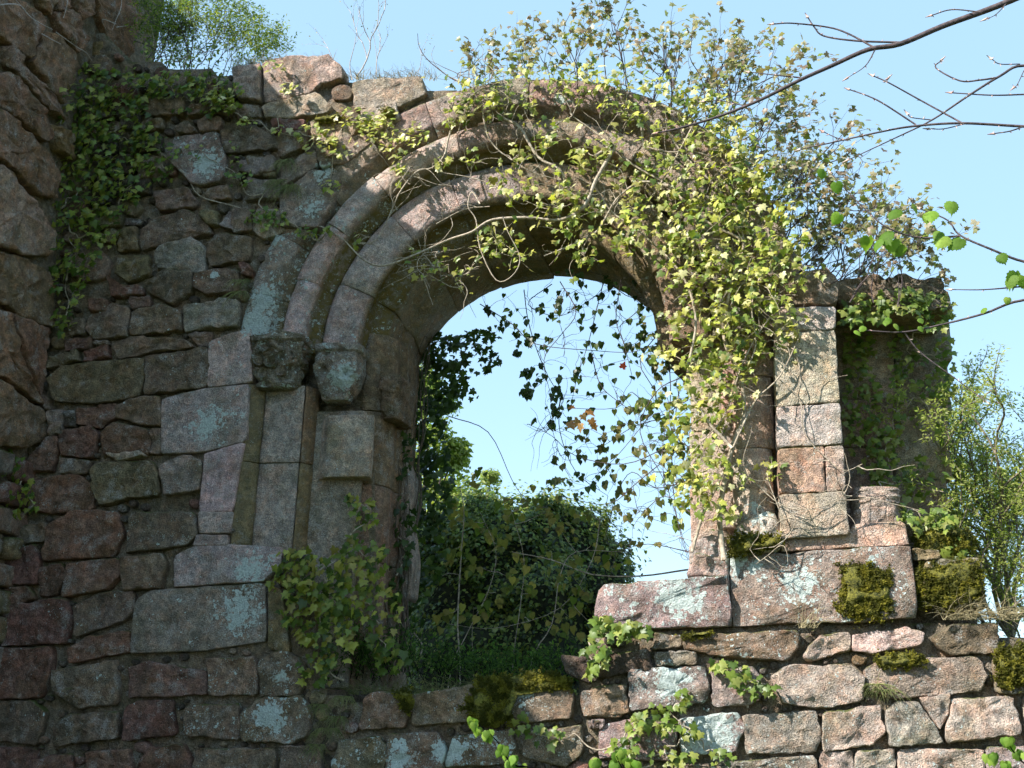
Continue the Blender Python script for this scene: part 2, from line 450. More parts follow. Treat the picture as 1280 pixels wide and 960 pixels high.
SE = '''
b .4 110,850 130,760 150,745 250,742 262,790 240,847
b .4 262,835 265,752 440,722 447,800 430,827 270,840
b .6 455,750 520,702 700,715 727,760 722,820 560,837 460,812
b .8 35,945 60,880 170,870 195,900 182,990 30,990
b .7 185,990 202,862 340,855 362,910 342,990
b 1.1 357,950 380,870 540,852 562,900 532,947 357,957
b .5 573,920 590,862 750,835 752,920 700,957 590,932
b .5 745,740 870,725 882,790 852,815 752,812
d 0 765,825 815,820 802,850 765,847
d 0 780,640 940,620 952,680 790,702
d 0 690,640 770,640 775,720 700,690
'''
lay(SA, CA, wall); lay(SB, CB, wall); lay(SM, CM, wall); lay(SE, CE, wall, proud=.035); lay(SD, CD_, wall, proud=.035, rough=.024, li2=.25)
lay(ash1, CB, wall, proud=.022, rnd=.012, rough=.005, edge=.003); lay(ash2, CM, wall, proud=.022, rnd=.014, rough=.006, edge=.004)
ident = lambda pts: pts
# spandrel stones left of the arch and along the broken top
lay('''
px .3 440,103 478,99 528,98 534,118 500,134 442,138
g .4 350,246 392,212 428,222 415,262 398,288 352,284
p .3 322,262 352,262 356,290 330,300 318,290
p .2 388,152 432,143 452,160 430,178 392,180
g .3 395,182 448,170 470,176 436,205 402,212
g .1 355,205 395,186 398,208 352,236
b 0 345,170 385,160 385,182 350,198
r .3 340,150 382,150 380,162 342,168
p .2 452,138 495,128 500,150 470,170 452,156
b 0 310,195 345,205 345,222 312,218
g 0 310,222 350,232 346,250 310,246
b 0 290,262 316,262 316,290 292,292
''', ident, wall, rough=.016)

# ------------------------------------------------------------------ the moulded arch
T = 1.6                                       # wall thickness
def Xat(px, py, y): return P(px, py, y).x
pl = P(300, 415, 0); pr = P(1002, 415, 0)
ZS = P(640, 425, 0).z; AX = (pl.x+pr.x)/2; RO = (pr.x-pl.x)/2
ztop = P(735, 93, 0).z; KZ = (ztop-ZS)/RO
print('arch', AX, RO, ZS, KZ)
def rr(px, y, py=420): return AX - Xat(px, py, y)     # arch radius that shows at px on the left springing
ringA = [(rr(300, 0)+.02, T-.1), (rr(300, 0)+.02, .02), (rr(301, 0), 0), (rr(318, 0), -.012), (rr(334, 0), -.005), (rr(337, .03), .03), (rr(343, .07), .07), (rr(349, .08), .08), (rr(353, .10), .10), (rr(353, .10), T-.1)]
ringB = [(rr(355, .1), T-.12), (rr(355, .1), .10), (rr(352, .07), .07), (rr(352, .03), .03), (rr(358, -.01), -.01), (rr(367, -.02), -.02), (rr(376, 0), 0), (rr(382, .05), .05), (rr(384, .09), .09), (rr(388, .13), .13), (rr(393, .17), .17), (rr(400, .19), .19), (rr(404, .22), .22), (rr(404, .22), T-.12)]
ringC = [(rr(405, .24), T), (rr(405, .20), .20), (rr(408, .17), .17), (rr(414, .155), .155), (rr(430, .17), .17), (rr(446, .19), .19), (rr(452, .25), .25), (rr(455, .33), .33), (rr(462, .40), .40), (rr(474, .43), .43), (rr(482, .47), .47), (rr(488, .58), .58), (rr(494, .80), .80), (rr(497, .88), .88), (rr(503, .90), .90), (rr(508, 1.0), 1.0), (rr(514, 1.3), 1.3), (rr(518, T), T)]
RIN = rr(514, T)
def APT(r, th, y):
    sh = 1+.035*math.exp(-((th-2.35)/.5)**2)*(1 if r > 1.9 else .4)
    k = max(0, min(1, (y-.15)/1.1)); k = k*k*(3-2*k)
    return Vector((AX - r*sh*math.cos(th) + .34*k*(1-math.cos(th))/2, y, ZS + r*sh*KZ*math.sin(th) - .16*max(0, min(1, (y-.35)/1.0))))     # th from the left springing
def dense(prof, step=.035):
    out = []
    for i in range(len(prof)):
        a, b = Vector(prof[i]), Vector(prof[(i+1) % len(prof)]); n = max(1, min(9, int((b-a).length/step)))
        for k in range(n): out.append(a.lerp(b, k/n))
    return out
def voussoir(prof, t0, t1, parent, col, li, name='voussoir', gap=.0025, amp=.008, mat=None, seed=0, shift=0, drop=0):
    d = dense(prof); n = len(d); rm = sum(v.x for v in d)/n; c2 = sum(d, Vector((0, 0)))/n
    arc = rm*(t1-t0); steps = max(4, int(arc/.07)); g = gap/rm; b = .006/rm
    ths = [t0+g, t0+g+b] + [t0+g+b+(t1-t0-2*g-2*b)*k/steps for k in range(1, steps)] + [t1-g-b, t1-g]
    so = Vector((seed*5, seed, -seed*2)); vs = []; fs = []
    c = APT(c2.x, (t0+t1)/2, c2.y)
    for i, th in enumerate(ths):
        sh = .005 if i in (0, len(ths)-1) else 0
        for v in d:
            dv = v-c2; L = dv.length
            q = c2 + dv*(1-sh/max(L, .03))
            p = APT(q.x+drop, th, q.y+shift)
            if v.y < T+.01:
                nn = noise.noise(p*4+so)*amp*1.5+noise.noise(p*13+so)*amp+noise.noise(p*33+so)*amp*.5
                p = p + (Vector((0, -1, 0))*.7 + (p-Vector((AX, p.y, ZS))).normalized()*-.7)*nn
            vs.append(p-c)
    for i in range(len(ths)-1):
        for j in range(n):
            k = (j+1) % n; fs.append((i*n+j, (i+1)*n+j, (i+1)*n+k, i*n+k))
    fs.append(tuple(range(n))); fs.append(tuple(reversed(range((len(ths)-1)*n, len(ths)*n))))
    me = mesh('voussoir', vs, fs); al_ = me.attributes.new('algae_mask', 'FLOAT', 'POINT')
    rk = 1 if t0 < 1.9 else .45
    def am_(v): return rk*(min(1, max(0, (v.y-.04)/.06)) if prof is ringA else min(1, max(0, (v.y-.05)/.08)) if prof is ringB else min(1, max(0, (v.y-.21)/.06))*(1 if v.y < .5 else .6))
    al_.data.foreach_set('value', [am_(v) for _t in ths for v in d])
    bm = bmesh.new(); bm.from_mesh(me); bmesh.ops.recalc_face_normals(bm, faces=bm.faces); bm.to_mesh(me); bm.free()
    me.polygons.foreach_set('use_smooth', [True]*len(me.polygons))
    return link(name, me, mat or M_CARVE, parent, c, (*col, li))
arch = link('arch_moulding', None, parent=wall, loc=(AX, .3, ZS))
def sect(nn, jit, lo=0.0, hi=math.pi):
    e = [lo+(hi-lo)*i/nn for i in range(nn+1)]
    return [e[0]]+[v+R.uniform(-jit, jit) for v in e[1:-1]]+[e[-1]]
for prof, nn, cols, li, amp in ((ringA, 13, (GRY, PNK), .5, .030), (ringB, 10, (GRY, BRN, PNK), .25, .020), (ringC, 8, (GRY, BRN), .15, .019)):
    e = sect(nn, .06)
    for i in range(nn):
        c = cols[i % len(cols)]
        if i <= 3: c = tuple(x*1.15 for x in (GRY if prof is ringA else LAV))
        elif prof is not ringC: c = tuple(x*.85 for x in PNK)
        else: c = (.20, .16, .115)
        voussoir(prof, e[i], e[i+1], arch, vary(c, .1), li*R.uniform(.3, 1.5)+(0.45 if i < 3 else .1), seed=R.random()*40, amp=amp, shift=R.uniform(-.014, .014), drop=R.uniform(-.012, .014) if prof is not ringA else R.uniform(-.016, .016))
# ------------------------------------------------------------------ left jamb: same idea, straight lifts
def block_from_plan(plan, z0, z1, parent, col, li, name, mat=None, amp=.006, seed=0, dz=.08, bev=.006, M_=0):
    """plan: closed (x, y) outline -> vertical dressed block with soft arrises"""
    d = dense(plan, .05); n = len(d); c2 = sum(d, Vector((0, 0)))/n; st = max(2, int((z1-z0)/dz))
    zs = [z0, z0+bev] + [z0+bev+(z1-z0-2*bev)*k/st for k in range(1, st)] + [z1-bev, z1]
    so = Vector((seed, seed*3, seed*7)); vs = []; fs = []; c = Vector((c2.x, c2.y, (z0+z1)/2))
    for i, z in enumerate(zs):
        sh = bev if i in (0, len(zs)-1) else 0
        for v in d:
            q = c2+(v-c2)*(1-sh/max((v-c2).length, .03)); p = Vector((q.x, q.y, z))
            nn = noise.noise(p*5+so)*amp+noise.noise(p*17+so)*amp*.8; dd = (v-c2).normalized()
            p += Vector((dd.x, dd.y, 0))*nn; vs.append(p-c)
    for i in range(len(zs)-1):
        for j in range(n):
            k = (j+1) % n; fs.append((i*n+j, (i+1)*n+j, (i+1)*n+k, i*n+k))
    fs.append(tuple(range(n))); fs.append(tuple(reversed(range((len(zs)-1)*n, len(zs)*n))))
    me = mesh(name, vs, fs); bm = bmesh.new(); bm.from_mesh(me); bmesh.ops.recalc_face_normals(bm, faces=bm.faces); bm.to_mesh(me); bm.free()
    me.polygons.foreach_set('use_smooth', [True]*len(me.polygons))
    if M_: me.attributes.new('algae_mask', 'FLOAT', 'POINT').data.foreach_set('value', [M_]*len(me.vertices))
    return link(name, me, mat or M_CARVE, parent, c, (*col, li))
def pz(px, py, y): return P(px, py, y).z
xw = lambda px, y, py=600: Xat(px, py, y)
jamb = link('left_jamb', None, parent=wall, loc=(xw(380, .2), .3, pz(380, 700, 0)))
zt = pz(340, 482, .1); zm = pz(340, 578, .1); zb = pz(340, 688, .1)
# chamfer + flat panel + right chamfer in lifts
for (a, b, s1) in ((zb, zm, 1), (zm, zt, 2)):
    block_from_plan([(xw(290, .3), .30), (xw(296, .004), .004), (xw(300, .0), .0), (xw(322, .12), .12), (xw(324, .3), .30)], a+.003, b-.003, jamb, (.18, .15, .105), .05, 'chamfer_stone', seed=s1, M_=.42, amp=.011)
    block_from_plan([(xw(318, .36), .36), (xw(323, .125), .125), (xw(372, .125), .125), (xw(374, .36), .36)], a+.004, b-.004, jamb, vary((.26, .225, .21), .06), .3, 'jamb_stone', seed=s1+3)
    block_from_plan([(xw(372, .4), .40), (xw(373, .128), .130), (xw(376, .14), .14), (xw(391, .27), .27), (xw(393, .4), .40)], a+.005, b-.004, jamb, vary((.20, .14, .09), .06), 0, 'chamfer_stone', seed=s1+6, M_=.25, amp=.011)
block_from_plan([(xw(386, .5), .5), (xw(388, .262), .262), (xw(446, .27), .27), (xw(452, .30), .30), (xw(456, .5), .5)], pz(420, 860, .3), pz(420, 515, .3), jamb, (.21, .185, .155), .2, 'jamb_stone', seed=8)
block_from_plan([(xw(404, .5), .30), (xw(405, .12), .13), (xw(452, .12), .12), (xw(463, .15), .15), (xw(463, .3), .34)], pz(430, 596, .13), pz(430, 519, .13), jamb, (.28, .24, .20), .4, 'broken_shaft_block', seed=9)
# inner splay of the jamb, in courses
zc = [pz(470, v, .6) for v in (900, 800, 705, 610, 520, 425)]
for i in range(5):
    block_from_plan([(xw(440, .9), T), (xw(446, .36), .36), (xw(458, .38), .38), (xw(474, .46), .46), (xw(487, .60), .60), (xw(494, .84), .84), (xw(501, .9), .9), (xw(512, 1.2), 1.2), (xw(518, T), T)], zc[i]+.004, zc[i+1]-.004, jamb, vary((.17, .13, .09), .12), .05, 'splay_stone', seed=i+20, amp=.012)
for i, (pa, pb) in enumerate(((640, 560), (735, 645))):
    w_ = [P(484, pb+6, .75), P(508, pb, .75), P(515, pa-4, .75), P(486, pa, .75)]
# base blocks under the jamb
block_from_plan([(xw(385, .6), .7), (xw(388, .05), .06), (xw(440, .06), .05), (xw(500, .5), .5), (xw(515, .9), T)], pz(420, 1010, .06), pz(420, 862, .06), jamb, DRK, .1, 'base_stone', seed=31, amp=.03)
# capitals
def lump(name, px, py, y, wx, wy, wz, parent, col, li, seed, amp, taper=.55, holes=(), tp=.25, mat=None, sub=30, label=''):
    c = P(px, py, y); vs = []; fs = []; n = sub; m = sub
    so = Vector((seed, seed*2, seed*3))
    for i in range(m+1):
        v = i/m; z = 1-2*v
        k = 1.0 if v < tp else 1-(1-taper)*((v-tp)/(1-tp))**1.6
        if v < .03: k *= .97
        for j in range(n):
            a = 2*math.pi*j/n; ca, sa = math.cos(a), math.sin(a); e = 9 if v < tp+.1 else 4.0
            s = (abs(ca)**e+abs(sa)**e)**(-1/e)
            p = Vector((ca*s*wx*k, sa*s*wy*k, z*wz))
            q = p+so
            dn = noise.noise(q*7)*amp*1.3+noise.noise(q*16)*amp+noise.noise(q*38)*amp*.5+(.03 if v < .13 and 'ledge' in str(label) else 0)
            dn += (abs(noise.noise(q*11))-.2)*amp*1.2
            for (hx, hz, hr, hd) in holes:
                if p.y < 0: dn -= hd*math.exp(-((p.x-hx)**2+(p.z-hz)**2)/hr**2)
            p += Vector((ca, sa, 0))*dn + Vector((0, 0, noise.noise(q*9+so)*amp*.7))
            vs.append(p)
    for i in range(m):
        for j in range(n):
            k = (j+1) % n; fs.append((i*n+j, (i+1)*n+j, (i+1)*n+k, i*n+k))
    fs.append(tuple(range(n))); fs.append(tuple(reversed(range(m*n, (m+1)*n))))
    me = mesh(name, vs, fs)
    return link(name, me, mat or M_ROUGH, parent, c, (*col, li))
cap = lump('capital', 351, 457, .11, .27, .22, .28, wall, (.17, .15, .12), .8, 3, .036, .62, label='ledge',
           holes=((-.09, .15, .035, .06), (.02, .16, .03, -.05), (-.13, -.02, .05, .05), (.10, .03, .05, .03), (.02, -.08, .04, .04), (.19, -.1, .04, .07), (-.03, .03, .03, -.04), (.12, .14, .03, -.03)), sub=64)
for k, (dx, dz, r_) in enumerate(((-.10, .15, .075), (.07, .13, .06), (.17, .04, .05), (-.16, .0, .055), (-.02, -.02, .07), (.10, -.12, .06), (-.10, -.14, .06), (.02, .22, .05), (-.2, .2, .045))):
    vs_ = []; fs_ = []; n_, m_ = 14, 10; c_ = P(351, 457, .11)+Vector((dx, -.22+abs(dx)*.25-(dz-.1)*.12, dz))
    for i_ in range(m_+1):          # a worn ring with a sunken eye
        for j_ in range(n_):
            a_ = 2*math.pi*j_/n_; t_ = math.pi*(i_/m_); rad = r_*(1.0 if i_ < 4 else 1-(i_-4)/7); h_ = (.0, .03, .045, .05, .045, .03, .01, -.005, -.015, -.02, -.02)[i_]*r_/.07
            q_ = Vector((math.cos(a_)*rad, -h_, math.sin(a_)*rad)); q_ += Vector((noise.noise(q_*22+c_*5), noise.noise(q_*20-c_*5), noise.noise(q_*24+c_*3)))*.016; vs_.append(q_)
    for i_ in range(m_):
        for j_ in range(n_): k_ = (j_+1) % n_; fs_.append((i_*n_+j_, (i_+1)*n_+j_, (i_+1)*n_+k_, i_*n_+k_))
    me_ = mesh('scroll', vs_, fs_); o_ = link('scroll', me_, M_ROUGH, None, None, (.19, .17, .14, .9)); o_.parent = cap; o_.location = c_-P(351, 457, .11)
cap['label'] = 'weathered carved capital with worn foliage'
cap2 = lump('capital', 425, 470, .20, .23, .20, .29, wall, (.20, .18, .16), .9, 9, .016, .55, holes=((-.13, .0, .045, .09), (.15, -.03, .04, .08), (0, -.15, .08, .02), (.08, -.2, .05, .04), (-.1, .19, .03, .05), (.05, .2, .03, .04)), tp=.5, sub=64, label='ledge')
cap2['label'] = 'smaller worn capital with pale lichen face'
lump('impost', 497, 505, .62, .13, .35, .22, jamb, (.13, .10, .07), .05, 13, .018, .7, sub=36)
# ------------------------------------------------------------------ right pier, traced in courses
pier = link('right_pier', None, parent=wall, loc=P(1010, 680, 0))
def pxblock(pts, y, back, col, li, name='pier_stone', mat=None, rnd=.016, rough=.010, proud=.016, parent=None, edge=.007, N=44):
    ALLPX.append(pts)
    w_ = [P(a, b, y) for a, b in pts]; me, c = stone_mesh(w_, WALLN, proud, back-y, rnd, rough, N, R.random()*30, edge)
    return link(name, me, mat or M_STONE, parent or pier, c, (*vary(col, .07), li))
S_ = (.32, .272, .235)
for pts, col in (([(968, 384), (1044, 384), (1045, 412), (967, 414)], S_), ([(967, 415), (1045, 413), (1050, 503), (970, 508)], (.31, .255, .215)),
                 ([(970, 509), (1050, 504), (1054, 556), (972, 560)], (.33, .28, .245)), ([(972, 561), (1030, 558), (1032, 615), (974, 617)], (.29, .20, .165)), ([(1031, 558), (1054, 557), (1057, 613), (1033, 614)], (.33, .265, .225)),
                 ([(974, 619), (1057, 614), (1062, 668), (975, 674)], (.31, .25, .215))):
    pxblock(pts, -.06, .5, col, .12)
pxblock([(975, 345), (1035, 335), (1048, 350), (1046, 382), (968, 382)], -.03, .5, BRN, .2, rough=.025, rnd=.03, edge=.01)
# shafts and inner jamb left of the pilaster
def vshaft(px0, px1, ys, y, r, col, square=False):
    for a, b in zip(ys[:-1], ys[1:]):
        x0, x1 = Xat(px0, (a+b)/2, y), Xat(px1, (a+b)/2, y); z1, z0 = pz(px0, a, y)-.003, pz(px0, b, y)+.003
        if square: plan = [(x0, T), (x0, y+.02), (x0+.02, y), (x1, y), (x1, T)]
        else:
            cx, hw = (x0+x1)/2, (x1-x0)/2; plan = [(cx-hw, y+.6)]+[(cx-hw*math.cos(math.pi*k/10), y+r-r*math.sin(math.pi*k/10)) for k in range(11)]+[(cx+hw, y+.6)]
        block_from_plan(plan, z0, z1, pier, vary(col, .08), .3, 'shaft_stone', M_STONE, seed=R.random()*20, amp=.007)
vshaft(916, 968, (400, 470, 560, 655), .10, .12, (.34, .27, .23))
vshaft(863, 917, (400, 455, 540, 610, 690), .45, .05, (.31, .26, .225), True)
vshaft(900, 985, (400, 520, 660), .35, .05, (.28, .22, .19), True)
# bases
pxblock([(862, 715), (862, 680), (885, 668), (912, 672), (912, 716)], .05, T, (.29, .245, .22), .7, 'base_stone', rnd=.05, rough=.02, proud=.05)
pxblock([(857, 720), (868, 690), (910, 700), (912, 722)], .02, .9, (.30, .22, .20), .4, 'base_stone', rnd=.03, rough=.02, proud=.03)
pxblock([(912, 700), (905, 690), (925, 652), (968, 638), (978, 665), (978, 690)], .02, .6, (.36, .31, .29), .8, 'base_stone', rnd=.05, rough=.025, proud=.06)
pxblock([(975, 690), (976, 675), (1062, 669), (1066, 655), (1130, 652), (1136, 682)], .02, .7, (.32, .24, .21), .4, 'base_stone', rnd=.014, rough=.008, proud=.03)
lump('column_base', 1094, 640, .22, .20, .18, .20, wall, (.28, .22, .19), .3, 21, .012, 1.15, tp=.3, sub=40)['label'] = 'stump of a round shaft with ringed base'
for k, (py_, rx) in enumerate(((619, .19), (627, .20), (634, .185))):
    lump('base_ring', 1094, py_, .2, rx, rx*.95, .03, pier, (.30, .25, .22), .3, 30+k, .008, .95, sub=28)
# recess with its far shafts
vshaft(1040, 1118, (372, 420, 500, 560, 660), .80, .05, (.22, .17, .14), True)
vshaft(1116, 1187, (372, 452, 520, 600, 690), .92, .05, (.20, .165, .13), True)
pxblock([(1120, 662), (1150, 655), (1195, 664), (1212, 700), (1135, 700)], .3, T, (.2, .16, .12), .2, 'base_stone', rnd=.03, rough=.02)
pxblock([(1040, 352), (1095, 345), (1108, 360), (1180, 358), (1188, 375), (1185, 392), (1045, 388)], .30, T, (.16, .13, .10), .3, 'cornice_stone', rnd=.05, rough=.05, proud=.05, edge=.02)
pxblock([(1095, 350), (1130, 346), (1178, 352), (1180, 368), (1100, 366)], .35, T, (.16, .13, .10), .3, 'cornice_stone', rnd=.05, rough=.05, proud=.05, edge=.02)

# ------------------------------------------------------------------ mortar core behind the facing
arch_px = [proj(APT(RO-.05, math.radians(a), 0)) for a in range(-2, 95, 4)]
core_L = [(-260, -40), (60, -20), (160, 75), (300, 95), (440, 100), (530, 112), (575, 118)] + [p for p in reversed(arch_px) if p[0] < 640] + [(302, 440), (296, 690), (384, 690), (392, 860), (450, 880), (720, 868), (742, 800), (770, 785), (1150, 778), (1240, 792), (1330, 802), (1500, 815), (1700, 1600), (-500, 1600)]
def core(poly, y0, back, name, step=9, amp=.035, mat=None, parent=wall, kind='stuff'):
    xs = [p[0] for p in poly]; ys = [p[1] for p in poly]; idx = {}; vs = []; fs = []
    nx = int((max(xs)-min(xs))/step)+1; ny = int((max(ys)-min(ys))/step)+1; x0, yy0 = min(xs), min(ys)
    def vid(i, j):
        if (i, j) not in idx:
            idx[(i, j)] = len(vs); p = P(x0+i*step, yy0+j*step, y0)
            q = p*6; a = noise.noise(q)*amp+noise.noise(q*3)*amp*.6; vs.append(p+Vector((0, -a, 0)))
        return idx[(i, j)]
    for j in range(ny):
        for i in range(nx):
            if inside(poly, x0+(i+.5)*step, yy0+(j+.5)*step): fs.append((vid(i, j), vid(i, j+1), vid(i+1, j+1), vid(i+1, j)))
    me = mesh(name, vs, fs); bm = bmesh.new(); bm.from_mesh(me)
    be = [e for e in bm.edges if e.is_boundary]; r_ = bmesh.ops.extrude_edge_only(bm, edges=be)
    for v in r_['geom']:
        if isinstance(v, bmesh.types.BMVert): v.co.y = back
    # back face: copy of the sheet
    g = bmesh.ops.duplicate(bm, geom=[f for f in bm.faces if f.calc_center_median().y < y0+amp*2 and abs(f.normal.y) > .5])
    for v in g['geom']:
        if isinstance(v, bmesh.types.BMVert): v.co.y = back
    bm.to_mesh(me); bm.free(); me.polygons.foreach_set('use_smooth', [True]*len(me.polygons))
    return link(name, me, mat or M_MORTAR, parent, kind=kind)
core(core_L, .06, T-.03, 'mortar_core')
core([(270, 350), (400, 300), (470, 400), (470, 900), (270, 900)], .42, T-.05, 'mortar_core', amp=.02)
core([(760, 735), (1140, 690), (1140, 800), (760, 800)], .09, T-.06, 'mortar_core', amp=.02)
core([(1060, 660), (1140, 650), (1190, 668), (1215, 700), (1225, 790), (1060, 790)], .25, T-.05, 'mortar_core', amp=.02)
# chink stones wherever the traced ones leave a gap
boxes = []
for q in ALLPX:
    xs = [p[0] for p in q]; ys = [p[1] for p in q]; boxes.append((min(xs)-30, min(ys)-30, max(xs)+30, max(ys)+30, q))
core_in = core_L; placed = []
def clear(x, y):
    b = 60.0
    for (a0, b0, a1, b1, q) in boxes:
        if a0 < x < a1 and b0 < y < b1:
            if inside(q, x, y): return 0
            b = min(b, pdist(q, x, y))
    return b
chv = []; chf = []; nch = 0
for rmax, rmin, tries in ((26, 15, 900), (15, 9, 1800), (9, 5.5, 3200), (5.5, 3, 4500)):
    for _ in range(tries):
        x, y = R.uniform(-40, 1290), R.uniform(60, 1000)
        if 430 < x < 720 and y < 870: continue
        if x > 560 and y < 770: continue
        if not inside(core_in, x, y): continue
        d = min(clear(x, y), rmax, pdist(core_in, x, y))
        if d < rmin: continue
        ok = True
        for (qx, qy, qr) in placed:
            dd = math.hypot((x-qx)/1.25, y-qy)-qr
            if dd < rmin: ok = False; break
            d = min(d, dd)
        if not ok: continue
        placed.append((x, y, d)); asp = 1.3 if d > 9 else 1.1; k = R.randint(5, 7); a0 = R.random()*6
        pts = [P(x+math.cos(a0+i*2*math.pi/k)*d*asp*R.uniform(.85, 1.05), y+math.sin(a0+i*2*math.pi/k)*d*R.uniform(.85, 1.05), .02) for i in range(k)]
        big = rmin > 5
        me, c = stone_mesh(pts, WALLN, .02 if big else .012, .06, .02 if big else .01, .012, 16 if big else 8, R.random()*40, .004)
        if big: link('chink_stone', me, M_STONE, wall, c, (*vary(R.choice((RED, BRN, BRN, OLV, DRK)), .25), .15)); nch += 1
        else:
            b = len(chv); chv += [v.co+c for v in me.vertices]; chf += [tuple(b+i for i in p.vertices) for p in me.polygons]; bpy.data.meshes.remove(me)
if chv: link('pinning_rubble', mesh('pinning_rubble', chv, chf), M_STONE, wall, None, (*DRK, .1), kind='stuff')
print('chinks', nch)

# ------------------------------------------------------------------ cross wall on the left
XC = P(62, 430, 0).x
NX = Vector((1, 0, 0))
cross = thing('cross_wall', 'tall dark rough-stone wall running toward the viewer at the left edge', 'wall', (XC-.5, -2, 0), kind='thing')
CROSS = [(CA, '''
b 0 -60,-20 60,-10 140,50 170,75 150,112 100,222 40,180 -60,90
b 0 112,230 160,112 215,125 262,180 292,242 235,392 180,332
g 0 8,168 42,165 100,262 230,400 242,450 175,405 80,292 20,235
b .1 -60,265 0,268 60,282 160,420 192,520 150,532 60,442 -60,340
b .15 -80,370 0,400 60,452 160,552 222,652 210,742 130,722 60,642 -80,540
g .1 -90,600 0,612 52,672 130,742 192,852 192,955 100,955 -90,880
o 0 190,460 260,500 270,602 212,562
b 0 130,-30 200,-10 190,60 150,30
b 0 200,-20 250,-20 262,30 205,40
b 0 196,42 262,32 322,152 292,212 222,122
o 0 372,152 432,160 432,292 360,302
b .05 350,-20 492,-20 527,62 482,232 422,202 380,92
b 0 270,-20 345,-20 340,60 300,80
'''), (CB, '''
b 0 -100,-20 50,-10 180,60 202,202 192,272 100,240 40,200 -100,120
b 0 -120,170 38,212 60,330 150,562 0,452 -120,380
b 0 50,215 190,280 160,362 152,545 70,330
b .1 -120,420 0,472 150,575 180,645 92,722 -120,690
''')]
for cr, txt in CROSS:
    for col, li, pts in parse(txt):
        w_ = [PX(a, b, XC) for a, b in cr(pts)]; w_ = [Vector((XC, v.y*.985-.01, v.z)) for v in w_]
        me, c = stone_mesh(w_, NX, .045*R.uniform(.6, 1.5), .3, .024, .034, 50, R.random()*60, .016)
        link('stone', me, M_STONE, cross, c, (*vary(tuple(v*q_ for v, q_ in zip(CC[col[0]], (1.2, 1.05, .95))), .12), li))
# body of the cross wall: a ragged profile in (y, z), toward the camera
CH = P(62, -72, 0).z
prof = [(1.4, -.5), (1.4, CH+.2), (.3, CH), (-.9, CH-.1), (-1.7, CH+.15), (-2.6, CH-.2), (-3.5, CH+.05), (-4.15, CH-.3), (-4.35, CH-1.2), (-4.25, CH-2.2), (-4.45, CH-3.2), (-4.6, CH-4.4), (-4.7, -.5)]
bm = bmesh.new(); f0 = bm.faces.new([bm.verts.new((XC-.02, a, b)) for a, b in prof]); r_ = bmesh.ops.extrude_face_region(bm, geom=[f0])
for v in r_['geom']:
    if isinstance(v, bmesh.types.BMVert): v.co.x -= 1.1
bmesh.ops.recalc_face_normals(bm, faces=bm.faces); bmesh.ops.triangulate(bm, faces=bm.faces)
for _ in range(3):
    bmesh.ops.subdivide_edges(bm, edges=[e for e in bm.edges if e.calc_length() > .45], cuts=1); bmesh.ops.triangulate(bm, faces=bm.faces)
for v in bm.verts: v.co += Vector((noise.noise(v.co*2.3), noise.noise(v.co*2.3+Vector((9, 1, 2))), noise.noise(v.co*2.3+Vector((3, 8, 5)))))*.06 - Vector((.06, 0, 0))
me = bpy.data.meshes.new('rubble_body'); bm.to_mesh(me); bm.free()
link('rubble_body', me, M_MORTAR, cross)
# rubble courses of the cross wall lower down and outside the traced ones
k = 0
for j in range(34):
    z = .0+j*.27
    y_ = .25
    while y_ > -4.5:
        wd = R.uniform(.35, .75); cy = y_-wd/2; a = proj((XC, cy, z+.13))
        inpic = a[0] > -75 and a[1] < 570
        if not inpic and z < CH-.2 and not (a[0] < -900):
            pts = [Vector((XC, y_-wd*fx, z+.26*fz)) for fx, fz in ((.03, .05), (.5, R.uniform(0, .08)), (.97, .05), (.96, .93), (.5, R.uniform(.9, 1)), (.04, .94))]
            me, c = stone_mesh(pts, NX, .05*R.uniform(.5, 1.3), .1, .045, .02, 16, R.random()*60, .01)
            link('stone', me, M_STONE, cross, c, (*vary(R.choice((BRN, RED, GRY, OLV))), .1)); k += 1
        y_ -= wd
print('cross stones', k)
# ------------------------------------------------------------------ ground
bm = bmesh.new(); gs = 80
for i in range(gs+1):
    for j in range(gs+1):
        u = (i/gs*2-1); v = (j/gs*2-1); x = u*abs(u)**1.6*600; y = v*abs(v)**1.6*600
        bm.verts.new((x, y, noise.noise(Vector((x, y, 0))*.08)*.35*min(1, (abs(x)+abs(y))/20)-.02))
bm.verts.ensure_lookup_table()
for i in range(gs):
    for j in range(gs): bm.faces.new([bm.verts[i*(gs+1)+j], bm.verts[(i+1)*(gs+1)+j], bm.verts[(i+1)*(gs+1)+j+1], bm.verts[i*(gs+1)+j+1]])
me = bpy.data.meshes.new('ground'); bm.to_mesh(me); bm.free(); link('ground', me, M_GROUND, kind='structure')
#@@PLANTS
# ------------------------------------------------------------------ plants: leaf shapes, clouds, stems
def leaf_template(half, fold=.18, curl=.12):
    """half outline from stalk to tip (x >= 0); returns verts, faces fanned from the midrib"""
    n = len(half); vs = []; fs = []
    mid = [(0, y) for x, y in half]
    def z(x, y): return -fold*abs(x) - curl*y*y
    for x, y in half: vs.append((x, y, z(x, y)))
    for x, y in half[1:-1]: vs.append((-x, y, z(x, y)))
    c = len(vs); vs.append((0, .34, .02))
    ring = list(range(n)) + [n+i for i in reversed(range(n-2))]
    for i in range(len(ring)): fs.append((c, ring[i], ring[(i+1) % len(ring)]))
    return np.array(vs, np.float32), fs
IVY = leaf_template([(0, 0), (.22, -.16), (.50, -.02), (.36, .22), (.56, .42), (.24, .52), (0, 1)])
HEART = leaf_template([(0, 0), (.25, -.12), (.44, .10), (.36, .45), (.13, .78), (0, 1.05)])
